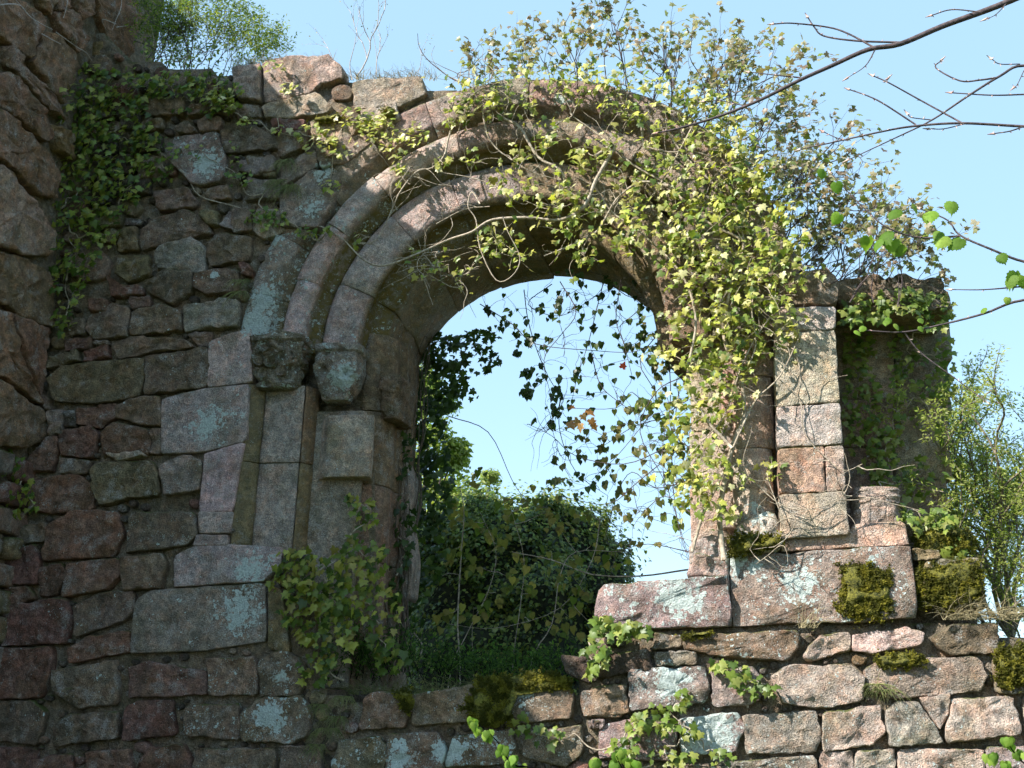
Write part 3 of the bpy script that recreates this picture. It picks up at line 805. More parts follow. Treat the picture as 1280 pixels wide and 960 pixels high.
LIME = leaf_template([(0, 0), (.14, -.13), (.24, -.10), (.36, -.11), (.40, 0), (.52, .06), (.49, .18), (.57, .30), (.48, .38), (.50, .52), (.40, .56), (.38, .72), (.27, .72), (.20, .88), (.10, .88), (0, 1.12)], .38, .3)
LANCE = leaf_template([(0, 0), (.13, .2), (.15, .45), (0, 1)], .25, .2)
SMALL = (np.array([(0, 0, 0), (.3, .4, -.06), (0, 1, -.1), (-.3, .4, -.06)], np.float32), [(0, 1, 2, 3)])
def frame(nrm, tip):
    t = tip-nrm*tip.dot(nrm)
    if t.length < 1e-4: t = Vector((0.1, .02, 1))-nrm*nrm.z
    t.normalize(); x = t.cross(nrm).normalized(); return x, t, nrm
def cloud_mesh(name, leaves, tpl):
    V, Fc = tpl; n = len(leaves); k = len(V)
    A = np.empty((n, 3, 3), np.float32); O = np.empty((n, 3), np.float32); C = np.ones((n, 4), np.float32)
    for i, (pos, nrm, tip, size, col) in enumerate(leaves):
        x, t, nn = frame(nrm, tip); A[i, 0] = x*size; A[i, 1] = t*size; A[i, 2] = nn*size; O[i] = pos; C[i, :3] = col
    verts = (np.einsum('kj,nji->nki', V, A)+O[:, None, :]).reshape(-1, 3)
    fl = np.array([i for f in Fc for i in f], np.int32); fn = np.array([len(f) for f in Fc], np.int32)
    me = bpy.data.meshes.new(name); me.vertices.add(n*k); me.vertices.foreach_set('co', verts.ravel())
    loops = (fl[None, :]+(np.arange(n)*k)[:, None]).ravel().astype(np.int32); me.loops.add(len(loops)); me.loops.foreach_set('vertex_index', loops)
    cnt = np.tile(fn, n); me.polygons.add(len(cnt)); me.polygons.foreach_set('loop_start', np.concatenate(([0], np.cumsum(cnt)[:-1])).astype(np.int32))
    me.update(calc_edges=True)
    at = me.color_attributes.new('tint', 'FLOAT_COLOR', 'POINT'); at.data.foreach_set('color', np.repeat(C, k, axis=0).ravel())
    return me
def one_leaf(name, tpl):
    me = cloud_mesh(name, [(Vector(), Vector((0, 0, 1)), Vector((0, 1, 0)), 1, (1, 1, 1))], tpl); return me
LM = {}
def put_leaves(root, leaves, tpl, mat, nind, name='leaf', stuff='foliage'):
    """the nind leaves that show largest become objects, the rest one foliage part"""
    def seen(l): return l[3]/max(.5, (l[0]-CAM).length)+(0 if 0 < proj(l[0])[0] < 1280 and 0 < proj(l[0])[1] < 960 else -1)
    leaves.sort(key=seen, reverse=True)
    key = (id(tpl), mat.name)
    if key not in LM: me = one_leaf(name, tpl); me.materials.append(mat); LM[key] = me
    base = root.location if root.parent is None else root.location+root.parent.location
    for (pos, nrm, tip, size, col) in leaves[:nind]:
        x, t, nn = frame(nrm, tip); o = bpy.data.objects.new(name, LM[key]); COL.objects.link(o); o.parent = root
        p = pos-base; o.matrix_local = Matrix(((x.x*size, t.x*size, nn.x*size, p.x), (x.y*size, t.y*size, nn.y*size, p.y), (x.z*size, t.z*size, nn.z*size, p.z), (0, 0, 0, 1)))
        o.color = (*col, 1)
    rest = leaves[nind:]
    if rest: link(stuff, cloud_mesh(stuff, rest, tpl), mat, root, kind='stuff')
def tubes(name, lines, mat, root, sides=5, part=None, kind=None):
    """lines: (points, r0, r1) -> one woody mesh"""
    vs = []; fs = []
    for pts, r0, r1 in lines:
        n = len(pts)
        if n < 2: continue
        b = len(vs); ref = Vector((.13, .9, .2))
        for i, p in enumerate(pts):
            d = (pts[min(n-1, i+1)]-pts[max(0, i-1)]); d = d.normalized() if d.length > 1e-7 else Vector((0, 0, 1))
            u = d.cross(ref); u = u.normalized() if u.length > .05 else d.cross(Vector((1, 0, 0))).normalized(); v = d.cross(u)
            r = r0+(r1-r0)*i/(n-1)
            for k in range(sides): a = 2*math.pi*k/sides; vs.append(p+(u*math.cos(a)+v*math.sin(a))*r)
        for i in range(n-1):
            for k in range(sides): q = (k+1) % sides; fs.append((b+i*sides+k, b+i*sides+q, b+(i+1)*sides+q, b+(i+1)*sides+k))
        fs.append(tuple(b+k for k in range(sides))); fs.append(tuple(b+(n-1)*sides+k for k in reversed(range(sides))))
    if not vs: return None
    return link(name, mesh(name, vs, fs), mat, root, kind=kind)
def smooth(pts, k=4):
    """Catmull-Rom through points"""
    if len(pts) < 3: return [pts[0].lerp(pts[-1], i/k) for i in range(k+1)]
    q = [pts[0]*2-pts[1]]+pts+[pts[-1]*2-pts[-2]]; out = []
    for i in range(1, len(q)-2):
        for j in range(k):
            t = j/k; a, b, c, d = q[i-1], q[i], q[i+1], q[i+2]
            out.append(.5*((2*b)+(c-a)*t+(2*a-5*b+4*c-d)*t*t+(3*b-a-3*c+d)*t*t*t))
    out.append(pts[-1]); return out
def wiggle(a, b, amp, n=6, grav=0.0):
    L = (b-a).length; pts = [a]
    for i in range(1, n):
        t = i/n; p = a.lerp(b, t)+Vector((R.uniform(-1, 1), R.uniform(-.6, .6), R.uniform(-1, 1)))*amp*L-Vector((0, 0, grav*L*t*(1-t)*4)); pts.append(p)
    pts.append(b); return smooth(pts, 3)
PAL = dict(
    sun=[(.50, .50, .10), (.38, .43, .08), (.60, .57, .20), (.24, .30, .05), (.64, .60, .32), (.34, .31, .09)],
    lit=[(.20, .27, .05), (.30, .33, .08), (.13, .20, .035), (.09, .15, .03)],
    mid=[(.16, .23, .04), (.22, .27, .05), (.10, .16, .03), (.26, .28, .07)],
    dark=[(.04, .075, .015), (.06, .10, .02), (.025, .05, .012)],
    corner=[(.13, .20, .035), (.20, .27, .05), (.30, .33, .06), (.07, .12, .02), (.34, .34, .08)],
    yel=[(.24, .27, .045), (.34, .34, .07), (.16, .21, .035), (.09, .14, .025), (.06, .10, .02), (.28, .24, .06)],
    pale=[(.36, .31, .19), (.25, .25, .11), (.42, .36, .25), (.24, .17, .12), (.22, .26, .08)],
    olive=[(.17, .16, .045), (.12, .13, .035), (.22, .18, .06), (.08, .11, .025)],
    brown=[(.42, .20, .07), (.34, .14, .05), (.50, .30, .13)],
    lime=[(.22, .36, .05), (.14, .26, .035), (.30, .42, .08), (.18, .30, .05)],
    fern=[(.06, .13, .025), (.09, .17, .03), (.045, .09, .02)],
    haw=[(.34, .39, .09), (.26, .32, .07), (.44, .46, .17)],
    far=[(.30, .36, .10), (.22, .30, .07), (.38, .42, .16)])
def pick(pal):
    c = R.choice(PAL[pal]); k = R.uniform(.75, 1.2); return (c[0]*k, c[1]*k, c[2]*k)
def wall_leaves(blobs, pal, s0, s1, up=.45, spread=.55, fall=1.0):
    """blobs: (px, py, rx, ry, n, y, dy); leaves lie shingled, faces outwards, tips down"""
    out = []
    for (px, py, rx, ry, n, y, dy) in blobs:
        for _ in range(n):
            a = R.uniform(0, 6.283); r = math.sqrt(R.random())**fall
            yy = y-abs(R.gauss(0, dy)); p = P(px+rx*r*math.cos(a), py+ry*r*math.sin(a), yy)
            nn = Vector((R.gauss(-.15, spread), -1, R.gauss(up, spread))).normalized(); tip = Vector((R.gauss(0, .6), R.gauss(-.1, .3), -1))
            out.append((p, nn, tip, R.uniform(s0, s1)*R.choice((.7, 1, 1, 1.15)), pick(pal)))
    return out
def net(centers, root, r0=.012, r1=.004, amp=.12, near=True):
    """stems that reach every cluster, each from the nearest point already reached"""
    done = [root]; lines = []; rest = list(centers)
    while rest:
        best = min(((a-b).length, i, j) for i, a in enumerate(rest) for j, b in enumerate(done))
        a = rest.pop(best[1]); b = done[best[2]]; k = len(lines)
        lines.append((wiggle(b, a, amp, 5), max(r1, r0*(1-.012*k)), r1)); done.append(a)
        m = lines[-1][0]; done.append(m[len(m)//2])
    return lines
def ivy(label, blobs, pal, s0, s1, root, nind=250, tpl=IVY, mat=M_LEAF, stem=M_STEM, r0=.010, name='ivy', extra=None, group=None, **kw):
    if 'filling the shaded' in label: blobs = [(a, b_, c, d, int(n*1.25), e, f) for a, b_, c, d, n, e, f in blobs]
    t = thing(name, label, 'ivy', root, group, 'thing')
    lv = wall_leaves(blobs, pal, s0, s1, **kw)
    cs = [P(b[0]+R.uniform(-.4, .4)*b[2], b[1]+R.uniform(-.4, .4)*b[3], b[5]+.01) for b in blobs for _ in range(max(1, int(b[2]*b[3]/700)))]
    ln = net(cs, Vector(root), r0, .003)
    if extra: ln += extra
    tubes('stem', ln, stem, t); put_leaves(t, lv, tpl, mat, nind); return t
# corner ivy
ivy('dense dark green ivy mat filling the shaded corner beside the cross wall',
    [(110, 120, 30, 45, 110, -.05, .10), (105, 180, 38, 40, 120, -.05, .12), (100, 240, 36, 40, 115, -.05, .12), (98, 300, 32, 40, 100, -.05, .12), (85, 350, 26, 30, 60, -.05, .1), (80, 400, 14, 22, 26, -.03, .05),
     (160, 105, 40, 22, 90, -.04, .08), (215, 105, 45, 18, 95, -.04, .08), (262, 110, 28, 22, 55, -.04, .08), (155, 150, 35, 28, 85, -.04, .08), (190, 185, 35, 22, 55, -.04, .07), (155, 215, 40, 28, 85, -.04, .07), (205, 215, 22, 14, 18, -.03, .05),
     (140, 250, 38, 18, 50, -.03, .06), (125, 285, 26, 26, 40, -.03, .06), (135, 165, 60, 60, 90, -.03, .06), (75, 115, 20, 40, 40, -.3, .15), (70, 250, 12, 50, 30, -.15, .1), (245, 135, 30, 10, 14, -.04, .05), (285, 118, 20, 20, 40, -.06, .06)],
    'corner', .05, .085, P(90, 420, 0), 300)
ivy('small yellow-green ivy tuft low on the dark cross wall at the left edge', [(18, 605, 24, 40, 60, -.15, .1), (10, 575, 14, 18, 20, -.2, .1), (40, 632, 8, 8, 6, -.1, .05)], 'corner', .05, .08, P(12, 660, -.1), 90)
# lit ivy on the top of the wall, left of the arch
ivy('bright ivy trailing over the broken wall top left of the arch',
    [(276, 122, 18, 18, 50, -.10, .06), (310, 152, 12, 8, 14, -.08, .05), (338, 82, 18, 10, 16, -.1, .05), (395, 172, 26, 20, 55, -.08, .06), (425, 182, 22, 14, 40, -.08, .06), (440, 145, 26, 12, 40, -.08, .05), (470, 165, 22, 22, 45, -.1, .06),
     (500, 178, 24, 22, 50, -.1, .06), (480, 145, 20, 10, 22, -.1, .05), (520, 165, 16, 14, 26, -.12, .06), (412, 232, 14, 8, 16, -.08, .05), (362, 110, 14, 8, 12, -.1, .05), (350, 160, 12, 6, 8, -.06, .04), (495, 205, 8, 12, 12, -.1, .04)],
    'sun', .045, .075, P(430, 150, 0), 260, up=.8)
ivy('low ivy sprig across the shaded stones below the wall top', [(332, 272, 30, 14, 60, -.06, .04), (385, 288, 22, 8, 22, -.06, .04), (300, 222, 16, 18, 22, -.05, .04), (240, 188, 20, 10, 8, -.04, .03), (290, 200, 10, 30, 10, -.04, .03), (410, 290, 10, 8, 10, -.08, .04)],
    'lit', .04, .065, P(400, 300, 0), 130, extra=[(smooth([P(a, b, -.03) for a, b in ((200, 190), (232, 218), (250, 245), (300, 260), (345, 280), (400, 283), (430, 300))]), .006, .008)])
# jamb foot
ivy('big yellow-green leaved ivy at the foot of the left jamb',
    [(372, 705, 32, 24, 60, -.10, .08), (410, 730, 38, 36, 80, -.08, .1), (385, 760, 36, 34, 70, -.10, .08), (440, 745, 36, 44, 80, 0, .1), (475, 770, 28, 44, 50, .15, .1), (410, 800, 36, 34, 60, -.05, .1), (440, 690, 28, 24, 34, .1, .08), (455, 640, 18, 22, 22, .2, .06), (440, 625, 10, 8, 7, .2, .04),
     (395, 835, 24, 24, 30, 0, .1), (470, 700, 18, 24, 24, .2, .08), (350, 725, 16, 14, 18, -.08, .05), (490, 820, 22, 22, 20, .2, .1)],
    'yel', .055, .105, P(430, 850, .1), 300, tpl=IVY)
# dark ivy on the reveal and behind the left jamb
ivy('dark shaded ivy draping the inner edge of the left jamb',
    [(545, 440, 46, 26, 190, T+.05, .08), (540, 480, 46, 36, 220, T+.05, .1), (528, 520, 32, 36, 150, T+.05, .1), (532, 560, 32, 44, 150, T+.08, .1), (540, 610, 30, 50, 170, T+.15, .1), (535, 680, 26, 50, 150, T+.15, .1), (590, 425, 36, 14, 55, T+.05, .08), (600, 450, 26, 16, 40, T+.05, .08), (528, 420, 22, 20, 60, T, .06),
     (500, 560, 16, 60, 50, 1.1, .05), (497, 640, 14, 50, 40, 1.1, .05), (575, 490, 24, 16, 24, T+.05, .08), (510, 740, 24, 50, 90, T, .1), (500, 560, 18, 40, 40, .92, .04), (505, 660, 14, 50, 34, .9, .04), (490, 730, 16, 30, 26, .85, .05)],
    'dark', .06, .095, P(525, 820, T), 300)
lns = []
for i in range(16):
    x = R.uniform(478, 508); pts = [P(x+R.uniform(-8, 8)+(860-v)*.012*R.uniform(-1, 1), v, .62+(x-478)/38*.5) for v in range(840, 380, -46)]
    lns.append((smooth(pts), R.uniform(.005, .012), .003))
for i in range(7):
    x = R.uniform(495, 520); pts = [P(x+R.uniform(-7, 7)+(700-v)*.08, v, 1.2) for v in range(700, 400, -40)]; lns.append((smooth(pts), .008, .003))
t = thing('bare_creeper', 'old brown creeper stems climbing the inner splay of the left jamb', 'creeper', P(490, 840, .7)); tubes('stem', lns, bark_mat('creeper_bark', (.05, .035, .025), (.12, .09, .06)), t)
w_ = [(484, 735), (512, 752), (517, 700), (510, 640), (516, 600), (500, 560), (490, 590), (492, 650), (480, 690)]
pxblock(w_, 1.0, 1.3, (.20, .165, .155), .5, 'bare_reveal_stone', rnd=.03, rough=.03, parent=jamb, proud=.04)
# the recess right of the pier
ivy('green ivy growing up the shaded recess right of the pier',
    [(1080, 385, 30, 20, 70, 0.25, .08), (1130, 375, 40, 16, 80, 0.20, .08), (1170, 390, 24, 24, 50, 0.30, .08), (1075, 440, 20, 30, 60, 0.72, .06), (1085, 500, 18, 40, 60, 0.72, .06), (1095, 560, 30, 36, 80, 0.70, .06), (1120, 600, 26, 26, 50, 0.70, .06), (1090, 620, 20, 14, 30, 0.30, .06),
     (1130, 440, 20, 40, 44, 0.76, .08), (1150, 480, 26, 50, 50, 0.81, .06), (1180, 460, 12, 70, 60, 0.81, .1), (1062, 480, 8, 90, 50, 0.74, .04), (1120, 520, 10, 60, 36, 0.74, .05), (1182, 560, 10, 60, 24, 0.86, .05), (1060, 395, 16, 12, 24, 0.10, .08), (1165, 650, 30, 16, 60, .15, .08), (1125, 640, 16, 14, 24, .15, .06), (1195, 690, 16, 20, 30, .15, .06), (1150, 600, 20, 30, 30, 0.81, .05)],
    'mid', .05, .085, P(1100, 650, .35), 300)
# sill and lower wall
ivy('light green ivy sprig hanging over the end of the sill block', [(765, 790, 26, 14, 34, -.12, .06), (745, 815, 18, 20, 26, -.12, .06), (795, 785, 18, 10, 16, -.14, .05), (750, 775, 14, 8, 12, -.1, .05), (738, 838, 8, 12, 8, -.1, .04)], 'lit', .06, .10, P(740, 850, 0), 100)
ivy('ivy sprig on the rubbly lower wall below the plinth', [(915, 835, 18, 10, 14, -.12, .04), (940, 855, 26, 14, 24, -.12, .05), (962, 862, 10, 8, 8, -.12, .04), (895, 830, 10, 6, 6, -.1, .04)], 'lit', .06, .09, P(935, 885, 0), 52)
ivy('ivy trail creeping across the lowest stone courses under the sill', [(830, 895, 30, 20, 34, -.12, .05), (800, 905, 24, 14, 22, -.1, .05), (860, 870, 14, 10, 10, -.1, .05), (865, 912, 14, 12, 14, -.12, .05), (780, 930, 20, 14, 18, -.12, .05), (840, 945, 30, 12, 22, -.12, .05), (900, 945, 20, 10, 12, -.1, .05), (680, 920, 26, 14, 14, -.1, .04), (650, 905, 12, 14, 8, -.1, .04)],
    'mid', .05, .085, P(800, 960, 0), 154)

# ------------------------------------------------------------------ the old woody ivy over the arch and pier
ivy_root = P(905, 700, .1)
t = thing('woody_ivy', 'old woody ivy with thick pale stems sprawling over the arch and the pier', 'ivy', ivy_root, None, 'thing')
TR = [  # traced stems: photo pixels, distance in front of the wall, radii
 ([(905, 700), (900, 640), (915, 560), (930, 520), (925, 470), (905, 420), (915, 350), (930, 300), (900, 240), (860, 200), (830, 160)], -.12, .028, .010),
 ([(865, 690), (880, 640), (900, 600), (925, 540), (945, 500), (975, 470), (1000, 420)], -.15, .016, .006),
 ([(915, 560), (880, 520), (860, 470), (870, 400), (850, 340), (800, 290), (765, 265), (745, 235)], -.18, .018, .007),
 ([(930, 300), (880, 275), (835, 232), (790, 205), (750, 170), (715, 145)], -.14, .016, .008),
 ([(835, 232), (800, 228), (770, 250), (745, 290), (705, 310), (680, 320)], -.18, .014, .006),
 ([(745, 195), (768, 182), (745, 225), (730, 258), (700, 275), (660, 272), (615, 275), (590, 290), (560, 300), (520, 318), (480, 332), (455, 325), (430, 300)], -.22, .022, .008),
 ([(628, 148), (650, 160), (672, 196), (700, 212), (712, 240), (735, 250)], -.12, .020, .008),
 ([(602, 130), (608, 165), (620, 185), (640, 200)], -.12, .011, .006),
 ([(568, 150), (560, 175), (555, 195), (540, 210), (520, 215), (500, 240), (490, 262), (470, 300), (440, 305)], -.1, .012, .006),
 ([(600, 255), (590, 240), (585, 258), (595, 275), (600, 310), (620, 350), (640, 345), (650, 322), (635, 290), (628, 270)], -.25, .008, .004),
 ([(545, 280), (580, 262), (612, 258)], -.2, .006, .004), ([(548, 215), (600, 225), (650, 248), (690, 262), (725, 250)], -.16, .006, .004),
 ([(1000, 300), (960, 330), (940, 380), (945, 430), (930, 470)], -.15, .014, .007),
 ([(1020, 400), (985, 385), (960, 400), (930, 450), (905, 520), (870, 560), (840, 600)], -.18, .010, .004),
 ([(975, 475), (1000, 500), (1005, 540), (1030, 570), (1055, 588), (1078, 580)], -.14, .006, .003),
 ([(940, 600), (975, 630), (1010, 637), (1050, 625), (1065, 620)], -.16, .006, .003), ([(985, 640), (995, 650), (985, 670), (965, 690), (945, 705)], -.18, .006, .003),
 ([(960, 600), (975, 640), (982, 660)], -.14, .006, .003), ([(820, 130), (850, 140), (870, 165), (900, 160), (930, 145)], -.1, .014, .006),
 ([(640, 200), (665, 215), (700, 225)], -.15, .006, .003), ([(780, 130), (800, 150), (805, 180), (835, 190), (870, 190), (905, 205)], -.12, .012, .006),
 ([(905, 240), (930, 250), (960, 280), (985, 290)], -.1, .012, .006), ([(870, 150), (840, 205), (812, 250), (790, 262)], -.14, .010, .005), ([(990, 430), (1000, 470), (985, 520)], -.12, .005, .003)]
lines = [(smooth([P(a, b, y+R.uniform(-.04, .04)) for a, b in pts]), r0, r1) for pts, y, r0, r1 in TR]
CL = [(445, 300, 14, 3), (500, 215, 10, 6), (520, 318, 10, 4), (545, 335, 20, 14), (575, 345, 14, 8), (553, 205, 9, 8), (588, 200, 12, 7), (595, 115, 34, 46), (575, 140, 18, 22), (620, 125, 20, 18), (620, 300, 22, 20), (640, 320, 18, 16), (600, 310, 14, 12), (630, 222, 16, 14), (648, 193, 14, 10), (683, 180, 14, 14), (660, 135, 10, 8),
      (700, 235, 20, 20), (690, 258, 22, 22), (715, 250, 16, 16), (735, 260, 18, 18), (712, 290, 20, 22), (730, 320, 16, 16), (745, 200, 16, 16), (760, 180, 20, 18), (770, 130, 20, 16), (790, 145, 18, 16), (710, 110, 16, 14), (745, 110, 14, 10), (800, 240, 18, 18), (790, 260, 16, 12), (780, 300, 18, 22), (830, 205, 16, 14), (842, 240, 20, 22),
      (828, 160, 16, 14), (815, 175, 14, 10), (850, 270, 24, 28), (880, 250, 24, 28), (905, 230, 22, 22), (870, 210, 20, 18), (900, 270, 26, 32), (930, 250, 24, 26), (925, 290, 26, 34), (870, 300, 28, 34), (845, 310, 22, 24), (900, 320, 28, 36), (940, 320, 28, 34), (970, 310, 24, 28), (960, 345, 26, 32), (925, 345, 28, 36), (885, 350, 26, 32), (855, 345, 20, 22),
      (900, 380, 26, 32), (935, 385, 26, 30), (970, 370, 20, 20), (870, 385, 20, 22), (915, 415, 24, 26), (880, 430, 26, 32), (950, 415, 20, 20), (905, 450, 24, 28), (870, 460, 22, 26), (935, 445, 18, 16), (890, 485, 22, 26), (920, 480, 16, 14), (860, 500, 20, 22), (900, 515, 18, 20), (860, 530, 20, 22), (880, 560, 22, 24), (900, 580, 14, 12), (865, 585, 16, 16),
      (885, 615, 20, 26), (895, 640, 14, 14), (870, 605, 14, 10), (965, 585, 10, 8), (930, 600, 8, 4), (990, 400, 14, 12), (1005, 340, 14, 12), (985, 425, 16, 10), (905, 180, 22, 22), (930, 200, 20, 20), (880, 160, 20, 20), (950, 235, 18, 16), (860, 130, 20, 18), (975, 270, 18, 18), (900, 135, 18, 16), (840, 400, 14, 16), (832, 440, 14, 12), (845, 560, 14, 12), (835, 590, 14, 10), (850, 620, 10, 8)]
CL += [(x, y, 20, 13) for x, y in ((640, 105), (665, 100), (690, 92), (712, 98), (735, 90), (758, 96), (780, 92), (802, 104), (822, 108), (845, 118), (868, 128), (890, 120), (915, 150), (935, 170), (952, 205), (968, 235), (985, 262), (1000, 300), (925, 215), (900, 160), (860, 175), (810, 215), (770, 215), (725, 190), (690, 160), (650, 235), (760, 280), (805, 285))]
allp = [p for l in lines for p in l[0]]; lv = []
for (px, py, r, n) in CL:
    y = R.uniform(-.28, -.10) if px > 560 else -.15
    c = P(px, py, y); src = min(allp, key=lambda q: (q-c).length)
    lines.append((wiggle(src, c, .10, 4), .005, .003))
    for _ in range(int(n*2.1)):
        d = Vector((R.gauss(0, 1), R.gauss(0, .7), R.gauss(0, 1)))*r*.0072*.72
        p = c+d
        lv.append((p, Vector((R.gauss(-.2, .55), R.gauss(-.7, .4), R.gauss(.5, .5))).normalized(), Vector((R.gauss(0, .5), R.gauss(-.2, .4), -1)), R.uniform(.03, .09), pick('sun' if R.random() < .72 else R.choice(('lit', 'mid')))))
        if R.random() < .22: lines.append(([c+d*.15, c+d*.6+Vector((0, 0, .01)), p], .0022, .0015))
# fine bare twigs in the tangle
for _ in range(520):
    l = R.choice(lines[:len(TR)+60])[0]; a = R.choice(l); ang = R.uniform(-.6, 3.6)
    if proj(a)[0] < 640 and R.random() < .72: continue
    L = R.uniform(.2, .7); d = Vector((math.cos(ang), R.uniform(-.5, .1), math.sin(ang)*R.choice((1, 1, -.7))))
    pts = [a]; v = d.normalized()
    for k in range(5): v = (v+Vector((R.gauss(0, .45), R.gauss(0, .2), R.gauss(-.08, .45)))).normalized(); pts.append(pts[-1]+v*L/5)
    lines.append((smooth(pts, 2), R.uniform(.003, .0055), .0018))
tubes('stem', lines, M_STEM, t); put_leaves(t, lv, IVY, M_LEAF, 300)

# ------------------------------------------------------------------ branching shoots
def grow(p, d, L, r, lev, out, tips, bend=.16, up=.05, split=(2, 4), shrink=.62, seg=.07, pull=Vector((0, 0, 1)), ang=.6):
    n = max(3, int(L/seg)); pts = [p.copy()]; v = d.normalized(); kids = []
    for i in range(n):
        v = (v+Vector((R.gauss(0, bend), R.gauss(0, bend), R.gauss(0, bend)))+pull*up).normalized(); p = p+v*(L/n); pts.append(p.copy())
        if lev > 0 and i > n*.2: kids.append((p.copy(), v.copy(), i/n))
    out.append((pts, r, r*.45 if lev else r*.3)); tips.append((pts[-1], v))
    if lev > 0 and kids:
        for (q, vv, f) in R.sample(kids, min(len(kids), R.randint(*split))):
            ax = Vector((R.gauss(0, 1), R.gauss(0, 1), R.gauss(0, 1))); side = (ax-vv*ax.dot(vv)).normalized()
            grow(q, (vv+side*ang*R.uniform(.6, 1.4)), L*shrink*R.uniform(.7, 1.15)*(1.1-f*.4), r*.55, lev-1, out, tips, bend, up, split, shrink, seg, pull, ang)
def bunch(tips, n, s0, s1, pal, spread=.03, droop=-.6, jit=.6):
    lv = []
    for (p, v) in tips:
        for _ in range(R.randint(max(1, n-2), n+1)):
            q = p-v*R.uniform(0, spread*2)+Vector((R.gauss(0, 1), R.gauss(0, 1), R.gauss(0, 1)))*spread
            lv.append((q, Vector((R.gauss(0, jit), R.gauss(-.6, jit), R.gauss(.5, jit))).normalized(), Vector((R.gauss(0, .8), R.gauss(0, .5), R.gauss(droop, .5)))+v*.5, R.uniform(s0, s1), pick(pal)))
    return lv
def shoots(name, label, cat, bases, L, r, lev, pal, n, s0, s1, mat, nind, tpl=IVY, lmat=M_LEAF, group=None, **kw):
    t = thing(name, label, cat, bases[0][0], group, 'thing'); out = []; tips = []
    lk = {k: kw.pop(k) for k in ('spread', 'droop', 'jit') if k in kw}
    for (p, d, f) in bases: grow(p, d, L*f, r*f, lev, out, tips, **kw)
    tubes('stem', out, mat, t, 4)
    if n: put_leaves(t, bunch(tips, n, s0, s1, pal, **lk), tpl, lmat, nind)
    return t
V3 = Vector
B = [(P(x, y, R.uniform(.0, .5))-V3((0, 0, .28)), V3((dx+R.uniform(-.2, .2), R.uniform(-.4, .1), 1)), f) for _k in range(2) for x, y, dx, f in ((610, 118, -.1, .8), (640, 105, .5, .7), (655, 105, -.2, .75), (690, 98, .15, .8), (720, 95, .35, .9), (760, 95, -.3, .9), (790, 100, .2, 1.0), (815, 105, .45, 1), (840, 112, -.1, 1.05), (860, 120, .3, 1.05), (885, 130, 0, 1.0), (905, 140, .5, 1))]
shoots('ivy_shoots', 'upright leafy ivy shoots bristling against the sky above the arch crown', 'ivy', B, .82, .008, 2, 'pale', 4, .045, .08, M_DARKSTEM, 300, spread=.04, up=.06)
B = [(P(x, y, R.uniform(.0, .6))-V3((.22, 0, .22)), V3((dx+R.uniform(-.35, .35), R.uniform(-.4, .1), 1)), f*R.uniform(.6, 1.2)) for _k in range(4) for x, y, dx, f in ((930, 165, .5, 1), (950, 190, .9, 1), (965, 215, .7, 1.1), (980, 240, 1.2, 1.1), (990, 265, .9, 1), (1000, 290, 1.4, 1.1), (1010, 320, 1.0, 1), (1030, 345, .8, 1.0), (1060, 350, .5, 1.1), (1090, 350, .7, 1.1), (1120, 350, .2, .9), (1000, 330, 1.9, 1), (900, 150, .1, 1), (880, 135, .3, 1), (1150, 355, .4, .8))]
shoots('ivy_shoots', 'arching ivy shoots with brownish young leaves off the right haunch of the arch', 'ivy', B, .95, .007, 2, 'pale', 4, .04, .075, M_DARKSTEM, 300, spread=.035, up=.02, bend=.2)
B = [(P(x, y, R.uniform(.1, .8))-V3((.25, 0, .2)), V3((dx, 0, 1)), f) for _k in range(3) for x, y, dx, f in ((950, 220, 1, 1), (985, 280, 1.3, 1.2), (1010, 330, 1.2, 1.1), (1040, 345, 1, 1), (970, 250, .6, 1))]
shoots('bare_creeper', 'fine leafless grey twigs tangled against the sky beside the right haunch', 'creeper', B, .65, .005, 3, 'pale', 0, .05, .07, M_PALETWIG, 0, bend=.25)
# pale bare sapling on the wall top, left
B = [(P(445, 98, .5), V3((.45, 0, 1)), 1.25), (P(440, 100, .4), V3((-.3, 0, 1)), .8), (P(470, 96, .5), V3((.1, 0, 1)), .8), (P(420, 85, .7), V3((-.2, 0, 1)), .6), (P(520, 98, .5), V3((.4, 0, 1)), .5)]
shoots('bare_sapling', 'pale leafless sapling on the wall top against the sky', 'sapling', B, .75, .009, 2, 'pale', 1, .015, .03, M_PALETWIG, 20, up=.05, tpl=SMALL, ang=.5)
t = thing('curved_twig', 'dark curved bare twig rising from the arch crown', 'twig', P(590, 112, -.05)); tubes('stem', [(smooth([P(a, b, -.1) for a, b in ((610, 118), (575, 103), (560, 95), (535, 75), (524, 58), (522, 42))]), .009, .003), (smooth([P(a, b, -.12) for a, b in ((575, 103), (572, 92), (585, 88), (600, 72), (607, 66))]), .006, .002)], M_DARKSTEM, t)
# shrub on the wall top, far left
B = [(P(x, 78, R.uniform(.1, .8))-V3((0, 0, .3)), V3((dx, R.uniform(-.2, .2), 1)), f) for _k in range(2) for x, dx, f in ((178, -.1, 1), (195, .1, 1), (212, -.2, 1.1), (228, .2, 1), (245, -.1, 1.1), (262, .3, .9), (280, .2, .85), (300, .5, .7), (318, .6, .55), (235, 0, 1.2), (205, 0, 1.2))]
shoots('wall_top_shrub', 'leafy green shrub growing on the wall top beside the cross wall', 'shrub', B, .88, .008, 3, 'lit', 14, .03, .058, M_DARKSTEM, 300, tpl=LANCE, lmat=M_SOFT, spread=.05, split=(3, 4))
ivy('bright dense ivy clump at the foot of the wall-top shrub', [(200, 66, 24, 20, 80, .2, .1), (240, 60, 30, 24, 90, .2, .1), (275, 66, 16, 14, 30, .2, .1), (185, 40, 14, 24, 40, .3, .1)], 'lit', .03, .05, P(230, 85, .2), 120, tpl=HEART)

